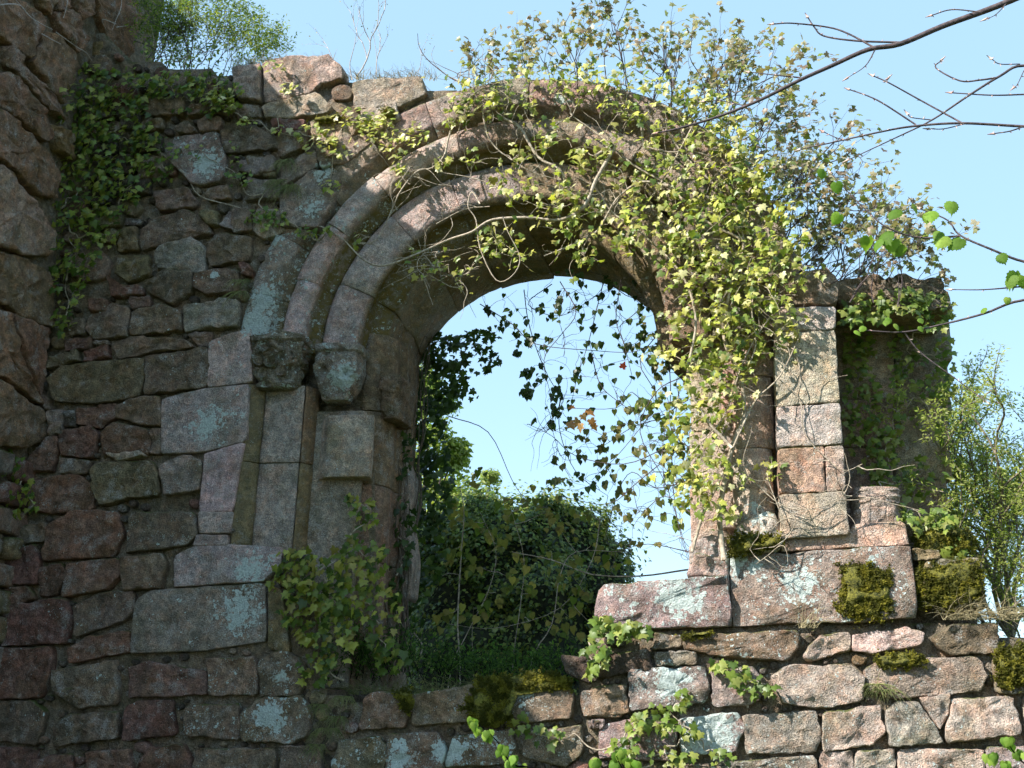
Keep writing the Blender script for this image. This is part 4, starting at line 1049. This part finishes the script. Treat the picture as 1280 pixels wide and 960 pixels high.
# ------------------------------------------------------------------ vines hanging in the opening
t = thing('hanging_ivy', 'thin dark ivy tendrils and leaves hanging in the open window against the sky', 'ivy', P(740, 350, T), None, 'thing'); lines = []; lv = []
def vine(pts, y, r=.0045): l = smooth([P(a, b, y+R.uniform(-.06, .06)) for a, b in pts], 4); lines.append((l, r*1.25, .0025)); return l
VN = [[(655, 362), (660, 400), (672, 440), (685, 470), (700, 500), (690, 530), (700, 570)], [(700, 352), (720, 390), (700, 420), (680, 450), (690, 500)], [(755, 350), (745, 390), (735, 430), (722, 470), (715, 500)], [(600, 380), (640, 405), (670, 430), (740, 438), (790, 440), (820, 430)], [(775, 355), (770, 400), (780, 430), (790, 470)],
      [(820, 370), (790, 395), (775, 410), (785, 440)], [(760, 352), (790, 372), (830, 365)], [(840, 400), (800, 450), (820, 500), (780, 560), (740, 600)], [(860, 540), (830, 560), (780, 580), (720, 570), (690, 545), (660, 530)], [(862, 600), (820, 610), (790, 590), (770, 620), (760, 660)], [(860, 500), (820, 520), (790, 490), (770, 510), (700, 510)],
      [(855, 470), (820, 490), (800, 540), (830, 600), (850, 660), (862, 700)], [(850, 560), (800, 600), (760, 630), (700, 620)], [(862, 640), (830, 620), (800, 640), (790, 600)], [(740, 445), (750, 480), (770, 500), (800, 520)], [(560, 520), (610, 540), (640, 600), (660, 630)], [(862, 560), (840, 540), (835, 500), (820, 470)],
      [(690, 355), (660, 380), (700, 395), (745, 370)], [(700, 500), (700, 540), (720, 590), (760, 620)], [(862, 690), (810, 680), (770, 690)], [(862, 520), (800, 530), (750, 560)], [(850, 480), (840, 560), (845, 640), (860, 700)], [(835, 430), (838, 500), (828, 560), (832, 620)]]
vp = []
for q in VN: vp += vine(q, 1.05 if R.random() < .5 else .7)
for _ in range(260):
    a = R.choice(vp); v = V3((R.gauss(0, 1), R.gauss(0, .3), R.gauss(0, 1))).normalized(); pts = [a]; L = R.uniform(.15, .5)
    for k in range(6): v = (v+V3((R.gauss(0, .35), R.gauss(0, .1), R.gauss(0, .35)))).normalized(); pts.append(pts[-1]+v*L/6)
    q = proj(pts[-1])
    if q[0] < 640 and q[1] > 440: continue
    lines.append((smooth(pts, 2), .0028, .0012)); vp.append(pts[3])
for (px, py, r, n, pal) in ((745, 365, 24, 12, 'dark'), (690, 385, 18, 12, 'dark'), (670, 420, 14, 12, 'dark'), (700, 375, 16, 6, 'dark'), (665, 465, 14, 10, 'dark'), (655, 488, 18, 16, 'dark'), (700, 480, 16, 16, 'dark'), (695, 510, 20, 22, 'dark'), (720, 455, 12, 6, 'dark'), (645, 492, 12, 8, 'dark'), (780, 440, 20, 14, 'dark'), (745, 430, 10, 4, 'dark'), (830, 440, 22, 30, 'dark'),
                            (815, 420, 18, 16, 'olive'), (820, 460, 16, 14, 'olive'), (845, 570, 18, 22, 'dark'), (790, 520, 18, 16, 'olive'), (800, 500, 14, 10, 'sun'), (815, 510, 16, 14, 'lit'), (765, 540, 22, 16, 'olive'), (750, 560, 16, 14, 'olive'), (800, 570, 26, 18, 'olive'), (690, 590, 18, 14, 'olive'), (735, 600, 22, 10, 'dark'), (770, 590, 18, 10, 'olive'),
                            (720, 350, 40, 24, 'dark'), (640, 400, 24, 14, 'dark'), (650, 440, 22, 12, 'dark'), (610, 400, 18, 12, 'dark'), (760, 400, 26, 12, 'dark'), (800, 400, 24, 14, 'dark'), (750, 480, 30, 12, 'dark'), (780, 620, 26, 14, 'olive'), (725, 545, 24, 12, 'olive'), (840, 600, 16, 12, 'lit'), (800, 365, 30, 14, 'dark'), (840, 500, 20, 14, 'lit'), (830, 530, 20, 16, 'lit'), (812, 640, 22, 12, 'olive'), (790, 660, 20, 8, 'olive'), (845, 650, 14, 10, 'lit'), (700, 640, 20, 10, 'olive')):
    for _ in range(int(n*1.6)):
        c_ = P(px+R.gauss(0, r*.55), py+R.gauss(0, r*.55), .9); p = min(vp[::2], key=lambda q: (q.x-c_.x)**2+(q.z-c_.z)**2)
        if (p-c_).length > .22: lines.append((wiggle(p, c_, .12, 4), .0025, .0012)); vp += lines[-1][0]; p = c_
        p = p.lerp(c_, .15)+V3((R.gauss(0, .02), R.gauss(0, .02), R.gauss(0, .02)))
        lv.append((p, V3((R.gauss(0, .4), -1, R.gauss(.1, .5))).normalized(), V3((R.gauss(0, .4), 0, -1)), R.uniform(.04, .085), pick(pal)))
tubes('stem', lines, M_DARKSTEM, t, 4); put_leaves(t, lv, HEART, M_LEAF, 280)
for _ in range(9):
    p = P(726+(_%3-1)*13+R.gauss(0, 3), 524+(_//3-1)*9+R.gauss(0, 3), .7+R.uniform(-.1, .1)); nn = V3((R.gauss(0, .5), -1, R.gauss(.2, .5))).normalized(); x, tt, nn = frame(nn, V3((R.gauss(0, .6), 0, -1))); s = R.uniform(.07, .11)
    o = bpy.data.objects.new('dry_leaf', LM[(id(IVY), M_LEAF.name)]); COL.objects.link(o); o.parent = t; q = p-t.location
    o.matrix_local = Matrix(((x.x*s, tt.x*s, nn.x*s, q.x), (x.y*s, tt.y*s, nn.y*s, q.y), (x.z*s, tt.z*s, nn.z*s, q.z), (0, 0, 0, 1))); o.color = (*pick('brown'), 1)
o = bpy.data.objects.new('dry_leaf', LM[(id(IVY), M_LEAF.name)]); COL.objects.link(o); o.parent = t; o.location = P(778, 460, .7)-t.location; o.scale = (.08,)*3; o.rotation_euler = (2, .3, .5); o.color = (.6, .08, .05, 1); o['label'] = 'small red dead leaf'

# ------------------------------------------------------------------ behind the window: ivy-grown ruin, sapling, herbs, trees
MB = [(520, 640, 900), (560, 620, 900), (600, 612, 900), (640, 614, 900), (680, 622, 900), (720, 636, 900), (755, 665, 900), (778, 700, 900), (792, 740, 900), (800, 800, 900)]
t = thing('ivy_grown_ruin', 'rounded ruin smothered in dark ivy seen through the window', 'ruin', P(650, 900, 4), None, 'thing')
YM = 5.4; vs = []; fs = []; cxm = P(655, 700, YM).x; wz = P(655, 622, YM).z; rx = (P(782, 760, YM).x-P(455, 760, YM).x)/2; cxm = (P(782, 760, YM).x+P(455, 760, YM).x)/2
n1, n2 = 48, 24; lv = []
def mound(u, v):     # u round, v up
    a = 2*math.pi*u; k = math.sin(v*math.pi/2)
    prof = (math.cos(v*math.pi/2))**.42
    s = V3((math.cos(a)*rx*prof, math.sin(a)*2.0*prof, 0)); b = V3((cxm, YM+2.0, 0))+s; b.z = wz*(k**.55)
    b += V3((noise.noise(b*1.1), noise.noise(b*1.1+V3((5, 5, 5))), noise.noise(b*1.1+V3((9, 1, 4)))*.9*min(1, v*3)))*.5
    return b
for j in range(n2+1):
    for i in range(n1): vs.append(mound(i/n1, j/n2)*1.0)
for j in range(n2):
    for i in range(n1): k = (i+1) % n1; fs.append((j*n1+i, j*n1+k, (j+1)*n1+k, (j+1)*n1+i))
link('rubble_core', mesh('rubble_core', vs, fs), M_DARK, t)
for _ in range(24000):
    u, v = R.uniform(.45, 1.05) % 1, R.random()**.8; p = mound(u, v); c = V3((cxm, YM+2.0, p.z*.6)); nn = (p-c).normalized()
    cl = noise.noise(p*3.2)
    p = p+nn*(R.uniform(-.02, .12)+max(0, cl)*.45+(R.uniform(0, .4) if R.random() < .12 else 0)); cl += .9*max(0, v-.55)*0; pal = 'lit' if v > .62 and R.random() < .6 else 'dark' if R.random() < .25 else R.choice(('mid', 'mid', 'lit'))  # crest leaves mostly take the brighter palette: sunlight painted into their colour
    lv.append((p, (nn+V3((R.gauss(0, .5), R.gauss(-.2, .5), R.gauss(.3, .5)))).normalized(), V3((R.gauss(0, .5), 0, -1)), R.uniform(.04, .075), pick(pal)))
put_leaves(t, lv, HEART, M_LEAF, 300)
# sapling with drooping olive leaves in front of it
t = thing('sapling', 'drooping olive-leaved sapling growing behind the window sill', 'sapling', P(590, 850, 2.2), None, 'thing'); out = []; lv = []
def stem_line(pts, y, r): l = smooth(([V3((P(pts[0][0], 860, y).x, y, 0))] if pts[0][1] > 840 else [])+[P(a, b, y+R.uniform(-.1, .1)) for a, b in pts], 4); out.append((l, r, r*.4)); return l
for q, r in (([(575, 850), (572, 780), (576, 700), (580, 640), (575, 610)], .012), ([(560, 860), (585, 790), (610, 740), (620, 690), (600, 640)], .007), ([(640, 850), (650, 760), (655, 700), (640, 640)], .006), ([(660, 850), (690, 780), (700, 720), (720, 690), (780, 690)], .008), ([(860, 712), (800, 720), (740, 718), (690, 700), (640, 690)], .010), ([(750, 650), (740, 700), (700, 760), (620, 785), (560, 780)], .005), ([(592, 850), (590, 800), (592, 760)], .005)): stem_line(q, 2.0, r)
for (px, py) in ((575, 640), (565, 632), (590, 655), (610, 665), (560, 690), (575, 688), (620, 680), (635, 650), (650, 700), (600, 710), (620, 740), (570, 760), (555, 770), (640, 720), (660, 740), (690, 690), (700, 720), (720, 700), (740, 680), (730, 740), (680, 640), (660, 625), (640, 630), (700, 660), (760, 700), (600, 760), (650, 770), (690, 780), (710, 770), (540, 720), (550, 650), (725, 640), (600, 600), (740, 790)):
    c = P(px, py, R.uniform(1.8, 2.3))
    for _ in range(7): lv.append((c+V3((R.gauss(0, .07), R.gauss(0, .06), R.gauss(0, .06))), V3((R.gauss(0, .5), -1, R.gauss(.4, .5))).normalized(), V3((R.gauss(0, .5), 0, -1)), R.uniform(.07, .12), pick('olive')))
    src = min((p for l in out[:7] for p in l[0]), key=lambda q: (q-c).length); out.append((wiggle(src, c, .08, 3), .004, .002))
tubes('stem', out, M_STEM, t, 4); put_leaves(t, lv, HEART, M_SOFT, 238)
# herbs and grass on the sill
def herb(label, name, cat, spots, n, L, pal, s0, s1, tpl=LANCE, nind=0, lev=1, droop=.2):
    t = thing(name, label, cat, P(spots[0][0], spots[0][1], spots[0][2]), None, 'thing'); out = []; tips = []
    for (px, py, y) in spots:
        for _ in range(n): grow(P(px+R.uniform(-10, 10), py+R.uniform(-4, 6), y+R.uniform(-.1, .1)), V3((R.gauss(0, .5), R.gauss(-.3, .3), 1)), L*R.uniform(.6, 1.2), .004, lev, out, tips, bend=.15, split=(2, 4))
    mids = [(l[0][k], (l[0][k]-l[0][k-1]).normalized()) for l in out for k in range(1, len(l[0]))]
    tubes('stem', out, M_SOFT, t, 3); put_leaves(t, bunch(mids, 2, s0, s1, pal, .015, droop), tpl, M_SOFT, nind)
herb('dark green ferny herbs on the left end of the window sill', 'herb', 'herb', [(420, 850, .3), (445, 845, .3), (470, 850, .35), (495, 845, .4), (520, 850, .4), (460, 825, .5), (500, 820, .6), (430, 825, .35), (540, 845, .5)], 9, .30, 'fern', .035, .06, nind=120)
herb('low mixed weeds along the back of the window sill', 'weeds', 'weeds', [(560+i*22, 858, .6) for i in range(8)]+[(560+i*25, 850, 1.2) for i in range(7)], 9, .28, 'fern', .03, .06, nind=80)
def grass(label, spots, n, L, pal='olive', up=1.0, name='grass_tuft'):
    t = thing(name, label, 'grass', P(*spots[0]), None, 'thing'); lv = []
    for s in spots:
        for _ in range(n):
            d = V3((R.gauss(0, .5), R.uniform(-.9, 0), up)).normalized(); l = L*R.uniform(.5, 1.2); p = P(*s)+V3((R.uniform(-.08, .08), R.uniform(-.03, .03), 0)); pts = [p]
            for k in range(6): d = (d-V3((0, 0, .22))).normalized(); pts.append(pts[-1]+d*l/6)
            lv.append((pts, .0028, .0008))
    tubes('blades', lv, GM[pal], t, 3, kind='stuff')
GM = {'olive': simple_mat('grass_blade', (.06, .09, .02), (.22, .22, .08), 20, .0), 'dry': simple_mat('dry_grass_blade', (.22, .18, .09), (.42, .36, .22), 20, 0)}
grass('long dark grass tuft hanging between stones left of the arch', [(358, 200, -.03), (350, 225, -.03), (365, 232, -.03)], 60, .32, up=-.2)
grass('wispy grass tuft beside the lichened voussoir above the capital', [(302, 350, -.03), (300, 365, -.03)], 40, .22, up=-.1)
grass('small grass tuft hanging on the lower wall below the mossy stone', [(1098, 855, -.05), (1105, 862, -.05)], 40, .2, up=.1)
grass('dry grass fringe on top of the broken wall', [(440+i*14, 100, .03) for i in range(8)]+[(300+i*18, 82, .03) for i in range(7)], 22, .18, 'dry')
grass('grass growing along the back edge of the window sill', [(440+i*22, 868, .15) for i in range(12)]+[(600, 860, .5), (640, 860, .5), (680, 860, .5)], 30, .26)
grass('dead grass caught on the rubble at the right end of the wall', [(1190+i*12, 775, .0) for i in range(7)]+[(1010, 785, -.05), (1180, 760, .2)], 26, .3, 'dry')
grass('dry roots and grass at the foot of the left jamb corner', [(400, 880, -.02), (410, 910, -.02), (395, 930, -.02), (420, 895, -.02), (430, 870, 0)], 40, .2, up=-.1)

# pale dead twigs hanging over the cross wall
for lab, q in (('pale bare twig trailing across the top of the dark cross wall', [[(-30, 10), (20, 5), (35, 18), (45, 26), (66, 37)], [(35, 18), (20, 0)], [(52, 42), (66, 50), (76, 55)], [(70, 40), (95, 58), (108, 66), (115, 76)]]), ('forked pale bare twig hanging from above the cross wall top', [[(150, -30), (152, 5), (145, 25), (140, 38)], [(145, 30), (128, 24), (133, 38)], [(145, 34), (160, 32)]]), ('single short pale twig at the very top of the cross wall', [[(88, -30), (84, 5), (79, 23)]])):
    t = thing('dead_twig', lab, 'twig', PX(*q[0][0], XC+.25)); tubes('stem', [(smooth([PX(a_, b_, XC+.18) for a_, b_ in l]), .006, .003) for l in q], M_PALETWIG, t, 4)
# moss
def moss(label, pts, y, proud, seed=0):
    cc = (sum(q[0] for q in pts)/len(pts), sum(q[1] for q in pts)/len(pts)); pts2 = [P(cc[0]+(a-cc[0])*.84, cc[1]+(b-cc[1])*.84, y) for a, b in pts]; me, c = stone_mesh(pts2, WALLN, proud, .05, .06, .03, 40, seed, .02)
    t = thing('moss_cushion', label, 'moss', c, None, 'thing'); link('cushion', me, M_MOSS, t, c)
    lv = []
    pg = pts; xs = [p[0] for p in pg]; ys = [p[1] for p in pg]; A = (max(xs)-min(xs))*(max(ys)-min(ys)); tw = 0
    for _k in range(int(A*.10)):
        x, yy = R.uniform(min(xs)-16, max(xs)+16), R.uniform(min(ys)-6, max(ys)+10)
        d = pdist(pg, x, yy)
        if inside(pg, x, yy) or R.random() < d/14 or noise.noise(V3((x*.12, yy*.12, seed+9))) < -.02: continue
        lv.append((P(x, yy, y+.004), V3((R.gauss(0, .6), -.6, R.gauss(.6, .6))).normalized(), V3((R.gauss(0, .7), -1, R.gauss(.2, .7))), R.uniform(.012, .022), (.10, .10, .018)))
    while len(lv) < A*.8 and tw < 20000:
        tw += 1; x, yy = R.uniform(min(xs)-2, max(xs)+2), R.uniform(min(ys)-2, max(ys)+3)
        d = pdist(pg, x, yy); ins = inside(pg, x, yy)
        sdv = (d if ins else -d)+noise.noise(V3((x*.13, yy*.13, seed)))*9+noise.noise(V3((x*.35, yy*.35, seed)))*4
        if sdv < 0: continue
        h = proud*min(1, max(0, sdv)/10)**.6*(.85+.5*noise.noise(V3((x*.2, yy*.2, seed+3))))
        k = noise.noise(V3((x*.09, yy*.09, seed)))
        col = (.22, .20, .03) if k > 0.05 else (.09, .09, .015); v = R.uniform(.7, 1.3)
        lv.append((P(x, yy, y-h+R.uniform(-.012, .006)), V3((R.gauss(0, .6), -.6, R.gauss(.6, .6))).normalized(), V3((R.gauss(0, .7), -1, R.gauss(.2, .7))), R.uniform(.016, .034), (col[0]*v, col[1]*v, col[2]*v)))
    link('moss_fronds', cloud_mesh('moss_fronds', lv, SMALL), M_SOFT, t, kind='stuff')
moss('golden moss pad on the front face of the plinth', [(1048, 705), (1075, 702), (1118, 712), (1115, 740), (1120, 765), (1098, 776), (1060, 772), (1043, 762), (1052, 735)], -.06, .05, 1)
moss('bright moss cushion on the column base above the plinth', [(908, 672), (930, 664), (975, 668), (982, 682), (960, 690), (930, 694), (910, 694)], -.06, .08, 2)
moss('golden-green moss on the block right of the plinth', [(1140, 712), (1160, 700), (1225, 697), (1234, 730), (1228, 752), (1190, 762), (1150, 758), (1142, 740)], .0, .07, 3)
moss('dark moss over the recess base beside the hawthorn', [(1140, 668), (1175, 655), (1215, 662), (1220, 690), (1190, 700), (1150, 705)], .2, .12, 4)
moss('dark moss on the top stone of the sill wall', [(575, 885), (600, 845), (690, 838), (715, 850), (716, 862), (660, 862), (640, 868), (640, 905), (600, 908)], -.03, .05, 5)
moss('dark moss on the joint between two sill-wall blocks', [(492, 862), (515, 858), (518, 880), (510, 892), (498, 884)], -.04, .035, 6)
moss('thin moss strip along the top of the lower wall course', [(1090, 822), (1110, 815), (1150, 816), (1158, 828), (1130, 836), (1100, 834)], -.05, .04, 7)
moss('moss on the end stone of the lower wall at the right edge', [(1244, 810), (1275, 802), (1300, 815), (1300, 850), (1260, 862), (1244, 850)], -.05, .06, 8)
moss('ochre moss patch on the block at the wall top beside the arch', [(474, 138), (490, 130), (498, 138), (492, 148), (476, 150)], -.05, .04, 9)
moss('thin line of moss under the sill block', [(845, 795), (860, 790), (890, 789), (890, 794), (862, 798)], -.05, .03, 10)
moss('moss strip above the ivy on the wall-top stone', [(385, 152), (405, 145), (432, 143), (430, 149), (400, 156)], -.05, .03, 11)

# trees behind
def tree(name, label, cat, x, y, h, rad, pal, nleaf, size, seed, cx=0, conifer=False, z0=.25):
    t = thing(name, label, cat, (x, y, 0), None, 'thing'); out = []; tips = []
    out.append(([V3((x+noise.noise(V3((k, seed, 0)))*.3, y, h*.85*k/8)) for k in range(9)], h*.02, h*.004))
    lv = []; lobes = []
    for _ in range(34):
        a = R.uniform(0, 6.28); v = R.uniform(z0, 1); rr_ = rad*(math.sin(min(1, (v-z0+.1)/(1-z0+.1))*math.pi)**.6 if not conifer else (1-v)*1.0+.03)*R.uniform(.5, 1)
        c = V3((x+math.cos(a)*rr_, y+math.sin(a)*rr_, h*v)); lobes.append((c, rad*R.uniform(.16, .34)*(1 if not conifer else .6)))
        b = out[0][0][max(1, int(v*.75*8))]; out.append((wiggle(b, c, .06, 4), h*.006, h*.0015))
    for i in range(nleaf):
        c, r = R.choice(lobes); d = V3((R.gauss(0, 1), R.gauss(0, 1), R.gauss(0, .75))); d = d.normalized()*R.random()**.5
        p = c+d*r*1.3; lv.append((p, (d+V3((R.gauss(0, .6), R.gauss(0, .6), R.gauss(.3, .6)))).normalized(), V3((R.gauss(0, 1), R.gauss(0, 1), -.6)), size*R.uniform(.7, 1.3), pick(pal)))
    tubes('trunk', out, M_DARKSTEM, t, 5); link('crown', cloud_mesh('crown', lv, LANCE if conifer else SMALL), M_SOFT, t, kind='stuff')
a = P(548, 600, 16); b = P(560, 470, 16); tree('background_tree', 'sunlit yellow-green tree beyond the ruin, left in the window', 'tree', a.x-.5, 16, b.z, 1.7, 'far', 22000, .14, 1)
a = P(612, 600, 22); b = P(612, 572, 22); tree('conifer', 'small pale conifer top showing above the ivy-grown ruin', 'tree', a.x, 22, b.z, 1.6, 'far', 5000, .16, 2, conifer=True)
a = P(700, 600, 30); tree('background_tree', 'low distant tree hidden behind the ivy-grown ruin', 'tree', a.x, 30, 4.0, 2.6, 'mid', 6000, .2, 3)
# hawthorn on the right
def hawthorn(label, base, dirs, L, r, n, nleaf_n, pal, s0, s1, lev=3, nind=200):
    t = thing('hawthorn', label, 'shrub', base, None, 'thing'); out = []; tips = []
    out.append((wiggle(V3((base.x+.1, base.y, 0)), base, .03, 5), r*1.5, r))
    for d, f in dirs: grow(base, d, L*f, r, lev, out, tips, bend=.13, up=.02, split=(5, 7), shrink=.5, seg=.12, ang=.85)
    mids = [(l[0][k].lerp(l[0][k-1], R.random()), (l[0][k]-l[0][k-1]).normalized()) for l in out if l[1] < r*.7 for k in range(1, len(l[0])) for _ in range(n+1)]
    print(label, len(mids))
    tubes('stem', out, bark_mat('hawthorn_bark', (.10, .08, .06), (.24, .2, .14)), t, 4); put_leaves(t, bunch(mids, nleaf_n, s0, s1, pal, .045, 0, .8), LANCE, M_SOFT, nind)
hawthorn('bright green hawthorn bush at the right edge behind the wall', P(1265, 800, 1.6), [(V3((-.18, .1, 1)), 1.15), (V3((.05, .2, 1)), 1.2), (V3((-.35, .1, .9)), .9), (V3((.6, .1, .9)), 1.1), (V3((.02, -.05, 1)), 1.0), (V3((-.25, -.1, 1)), .95), (V3((.35, .1, 1)), 1), (V3((-.12, .2, 1)), 1.05), (V3((.15, -.2, 1)), .7), (V3((-.45, 0, .8)), .55)], 2.2, .022, 3, 3, 'haw', .03, .055)
hawthorn('leafy hawthorn thicket filling the right edge further behind the wall', P(1330, 830, 3.5), [(V3((-.5, 0, 1)), 1.1), (V3((.1, 0, 1)), 1), (V3((.4, 0, 1)), 1), (V3((-.35, .2, 1)), 1.2)], 2.6, .022, 3, 3, 'far', .04, .065)
hawthorn('low leafy hawthorn growth at the very right end of the rubble wall', P(1300, 850, 1.5), [(V3((-.5, -.1, 1)), 1), (V3((-.1, -.1, 1)), 1), (V3((-.8, 0, .6)), .9), (V3((.3, 0, 1)), .9)], 1.0, .012, 3, 3, 'haw', .03, .05, 2)
hawthorn('low hawthorn sprays leaning over the mossy block', P(1240, 790, .9), [(V3((-.5, -.2, .8)), .8), (V3((.1, -.2, 1)), 1.0), (V3((.5, 0, .8)), .9), (V3((-.2, -.2, .5)), .7)], .95, .010, 3, 3, 'haw', .03, .05, 2)

# ------------------------------------------------------------------ the trees whose branches reach in from the right
def branches(name, label, trunk, segs, y, mat, buds=True, leaves=None, tpl=LIME):
    t = thing(name, label, 'tree', trunk[0], None, 'thing'); out = [(smooth(trunk, 4), .16, .07)]; lv = []; ends = []
    for pts, r0, r1 in segs:
        l = smooth([P(a, b, y+.03*math.sin(a*.05)) for a, b in pts], 5); out.append((l, r0, r1)); ends.append(l)
    tubes('branch', out, mat, t, 6)
    bl = []
    for l in ends:
        for p in l[2::3]+[l[-1]]*2:
            d = V3((R.gauss(0, 1), R.gauss(0, .5), R.gauss(0, 1))).normalized(); bl.append(([p, p+d*.012, p+d*.022], .005, .001))
        d = (l[-1]-l[-2]).normalized(); bl.append(([l[-1], l[-1]+d*.02, l[-1]+d*.045], .009, .002))
    tubes('buds', bl, BUD, t, 5, kind='stuff')
    if leaves:
        for (px, py, s) in leaves:
            p = P(px, py, y-.03); lv.append((p, V3((R.gauss(0, .45), -1, R.gauss(.2, .4))).normalized(), V3((R.gauss(-.1, .5), 0, -1)), s, pick('lime')))
        put_leaves(t, lv, tpl, M_SOFT, 300)
    return t
BUD = simple_mat('pinkish_bud', (.35, .2, .17), (.6, .48, .42), 60, 0)
YB = -3.2
tk = [V3((P(1500, 300, YB).x, YB, z)) for z in (0, 1.5, 3, 4.5, 6.2, 8)]
e1 = P(1420, -60, YB); e2 = P(1400, 170, YB)
branches('bare_tree', 'tree in bud outside the right edge reaching dark bare branches across the sky', tk, [
    ([(1500, -150), (1380, -55), (1265, 0), (1180, 32), (1125, 55), (1085, 62), (1040, 82), (1000, 100), (950, 125), (900, 145), (850, 160), (822, 166)], .026, .006),
    ([(1125, 53), (1070, 51), (1030, 45), (1018, 34), (1010, 22)], .008, .004), ([(1092, 59), (1060, 42), (1035, 34), (990, 29), (967, 30)], .007, .005), ([(1095, 60), (1082, 82), (1060, 97)], .005, .002),
    ([(1000, 97), (970, 94), (937, 90)], .006, .003), ([(930, 132), (900, 126), (880, 127)], .004, .003), ([(1225, 15), (1190, 12), (1165, 19)], .005, .004), ([(1260, 2), (1245, 18), (1232, 24)], .004, .002),
    ([(1420, 90), (1350, 95), (1280, 82), (1250, 95), (1210, 120), (1165, 150), (1120, 172), (1060, 200)], .013, .003), ([(1500, 180), (1400, 165), (1340, 160), (1280, 158), (1200, 154), (1140, 158), (1100, 165), (1050, 176), (1000, 187)], .013, .004),
    ([(1145, 156), (1105, 130), (1085, 120), (1062, 112)], .006, .004), ([(1203, 154), (1150, 125), (1112, 104), (1092, 95)], .006, .004), ([(1105, 103), (1110, 98)], .004, .003), ([(1280, 118), (1240, 119), (1190, 116)], .006, .004),
    ([(1246, 97), (1225, 100), (1200, 101), (1170, 85), (1176, 76)], .007, .004), ([(1275, 80), (1250, 80), (1240, 74)], .004, .003), ([(1280, 158), (1262, 164), (1242, 167)], .005, .004), ([(1280, 88), (1272, 105), (1268, 109)], .003, .002), ([(1060, 176), (1045, 172), (1030, 165)], .004, .003), ([(1165, 150), (1140, 147), (1135, 143)], .004, .003), ([(1205, 155), (1180, 161), (1162, 161)], .004, .003)],
    YB, M_DARKSTEM)
tk = [V3((P(1520, 500, YB+.8).x, YB+.8, z)) for z in (0, 1.2, 2.4, 3.6, 4.6)]
branches('lime_tree', 'lime sapling outside the right edge with fresh green leaves on its twigs', tk, [
    ([(1500, 400), (1400, 345), (1340, 335), (1280, 327), (1240, 312), (1200, 294), (1184, 275), (1150, 261)], .014, .004), ([(1200, 295), (1150, 297), (1110, 285), (1085, 265), (1060, 240), (1038, 216)], .007, .003),
    ([(1500, 400), (1380, 370), (1280, 375), (1230, 392), (1180, 405), (1130, 415), (1080, 413)], .012, .004), ([(1280, 358), (1230, 362), (1190, 362)], .006, .003), ([(1130, 415), (1150, 440), (1190, 470), (1230, 500)], .005, .003)],
    YB+.8, M_DARKSTEM, leaves=[(1028, 212, .075), (1045, 228, .085), (1050, 268, .09), (1086, 296, .11), (1104, 292, .12), (1116, 300, .11), (1122, 262, .10), (1144, 256, .08), (1164, 264, .10), (1158, 268, .07), (1190, 252, .10), (1181, 295, .12), (1201, 298, .12), (1176, 290, .08), (1250, 318, .08), (1270, 340, .12), (1264, 345, .10), (1132, 310, .09), (1098, 300, .09), (1280, 345, .1),
                               (1080, 408, .05), (1070, 413, .05), (1112, 398, .05), (1120, 405, .05), (1108, 400, .05), (1150, 398, .045), (1150, 408, .045), (1230, 385, .05), (1260, 372, .05)])
# young sprouts that reach up in front of the wall foot
YS = -2.2
def sprout(label, pts, leaves):
    t = thing('sprout', label, 'sapling', V3((P(pts[0][0], 1000, YS).x, YS, 0)), None, 'thing'); l = smooth([t.location.copy()]+[P(a, b, YS) for a, b in pts], 5); tubes('stem', [(l, .009, .003)], M_SOFT, t); lv = []
    for (px, py, s, n) in leaves:
        for _ in range(n): lv.append((P(px+R.gauss(0, 3), py+R.gauss(0, 3), YS+R.uniform(-.04, .04)), V3((R.gauss(0, .6), -1, R.gauss(.1, .3))).normalized(), V3((R.gauss(0, .35), 0, -1)), s*R.uniform(.8, 1.2), pick('lime')))
    put_leaves(t, lv, LIME, M_SOFT, 120)
sprout('bright green sprout with drooping young leaves below the mossy sill stone', [(680, 985), (640, 955), (620, 925), (592, 900)], [(592, 900, .05, 7), (597, 908, .055, 5), (610, 918, .05, 8), (628, 934, .055, 9), (640, 948, .06, 9), (645, 958, .055, 8)])
sprout('bright green sprout tip at the bottom edge under the ivy trail', [(800, 1000), (780, 965), (770, 945)], [(744, 952, .05, 6), (775, 942, .055, 9), (788, 953, .05, 6), (768, 955, .055, 6)])
sprout('bright green sprout in the bottom right corner before the wall', [(1330, 1010), (1275, 950), (1258, 925)], [(1240, 945, .05, 7), (1262, 925, .055, 8), (1275, 940, .05, 8), (1255, 955, .05, 7)])
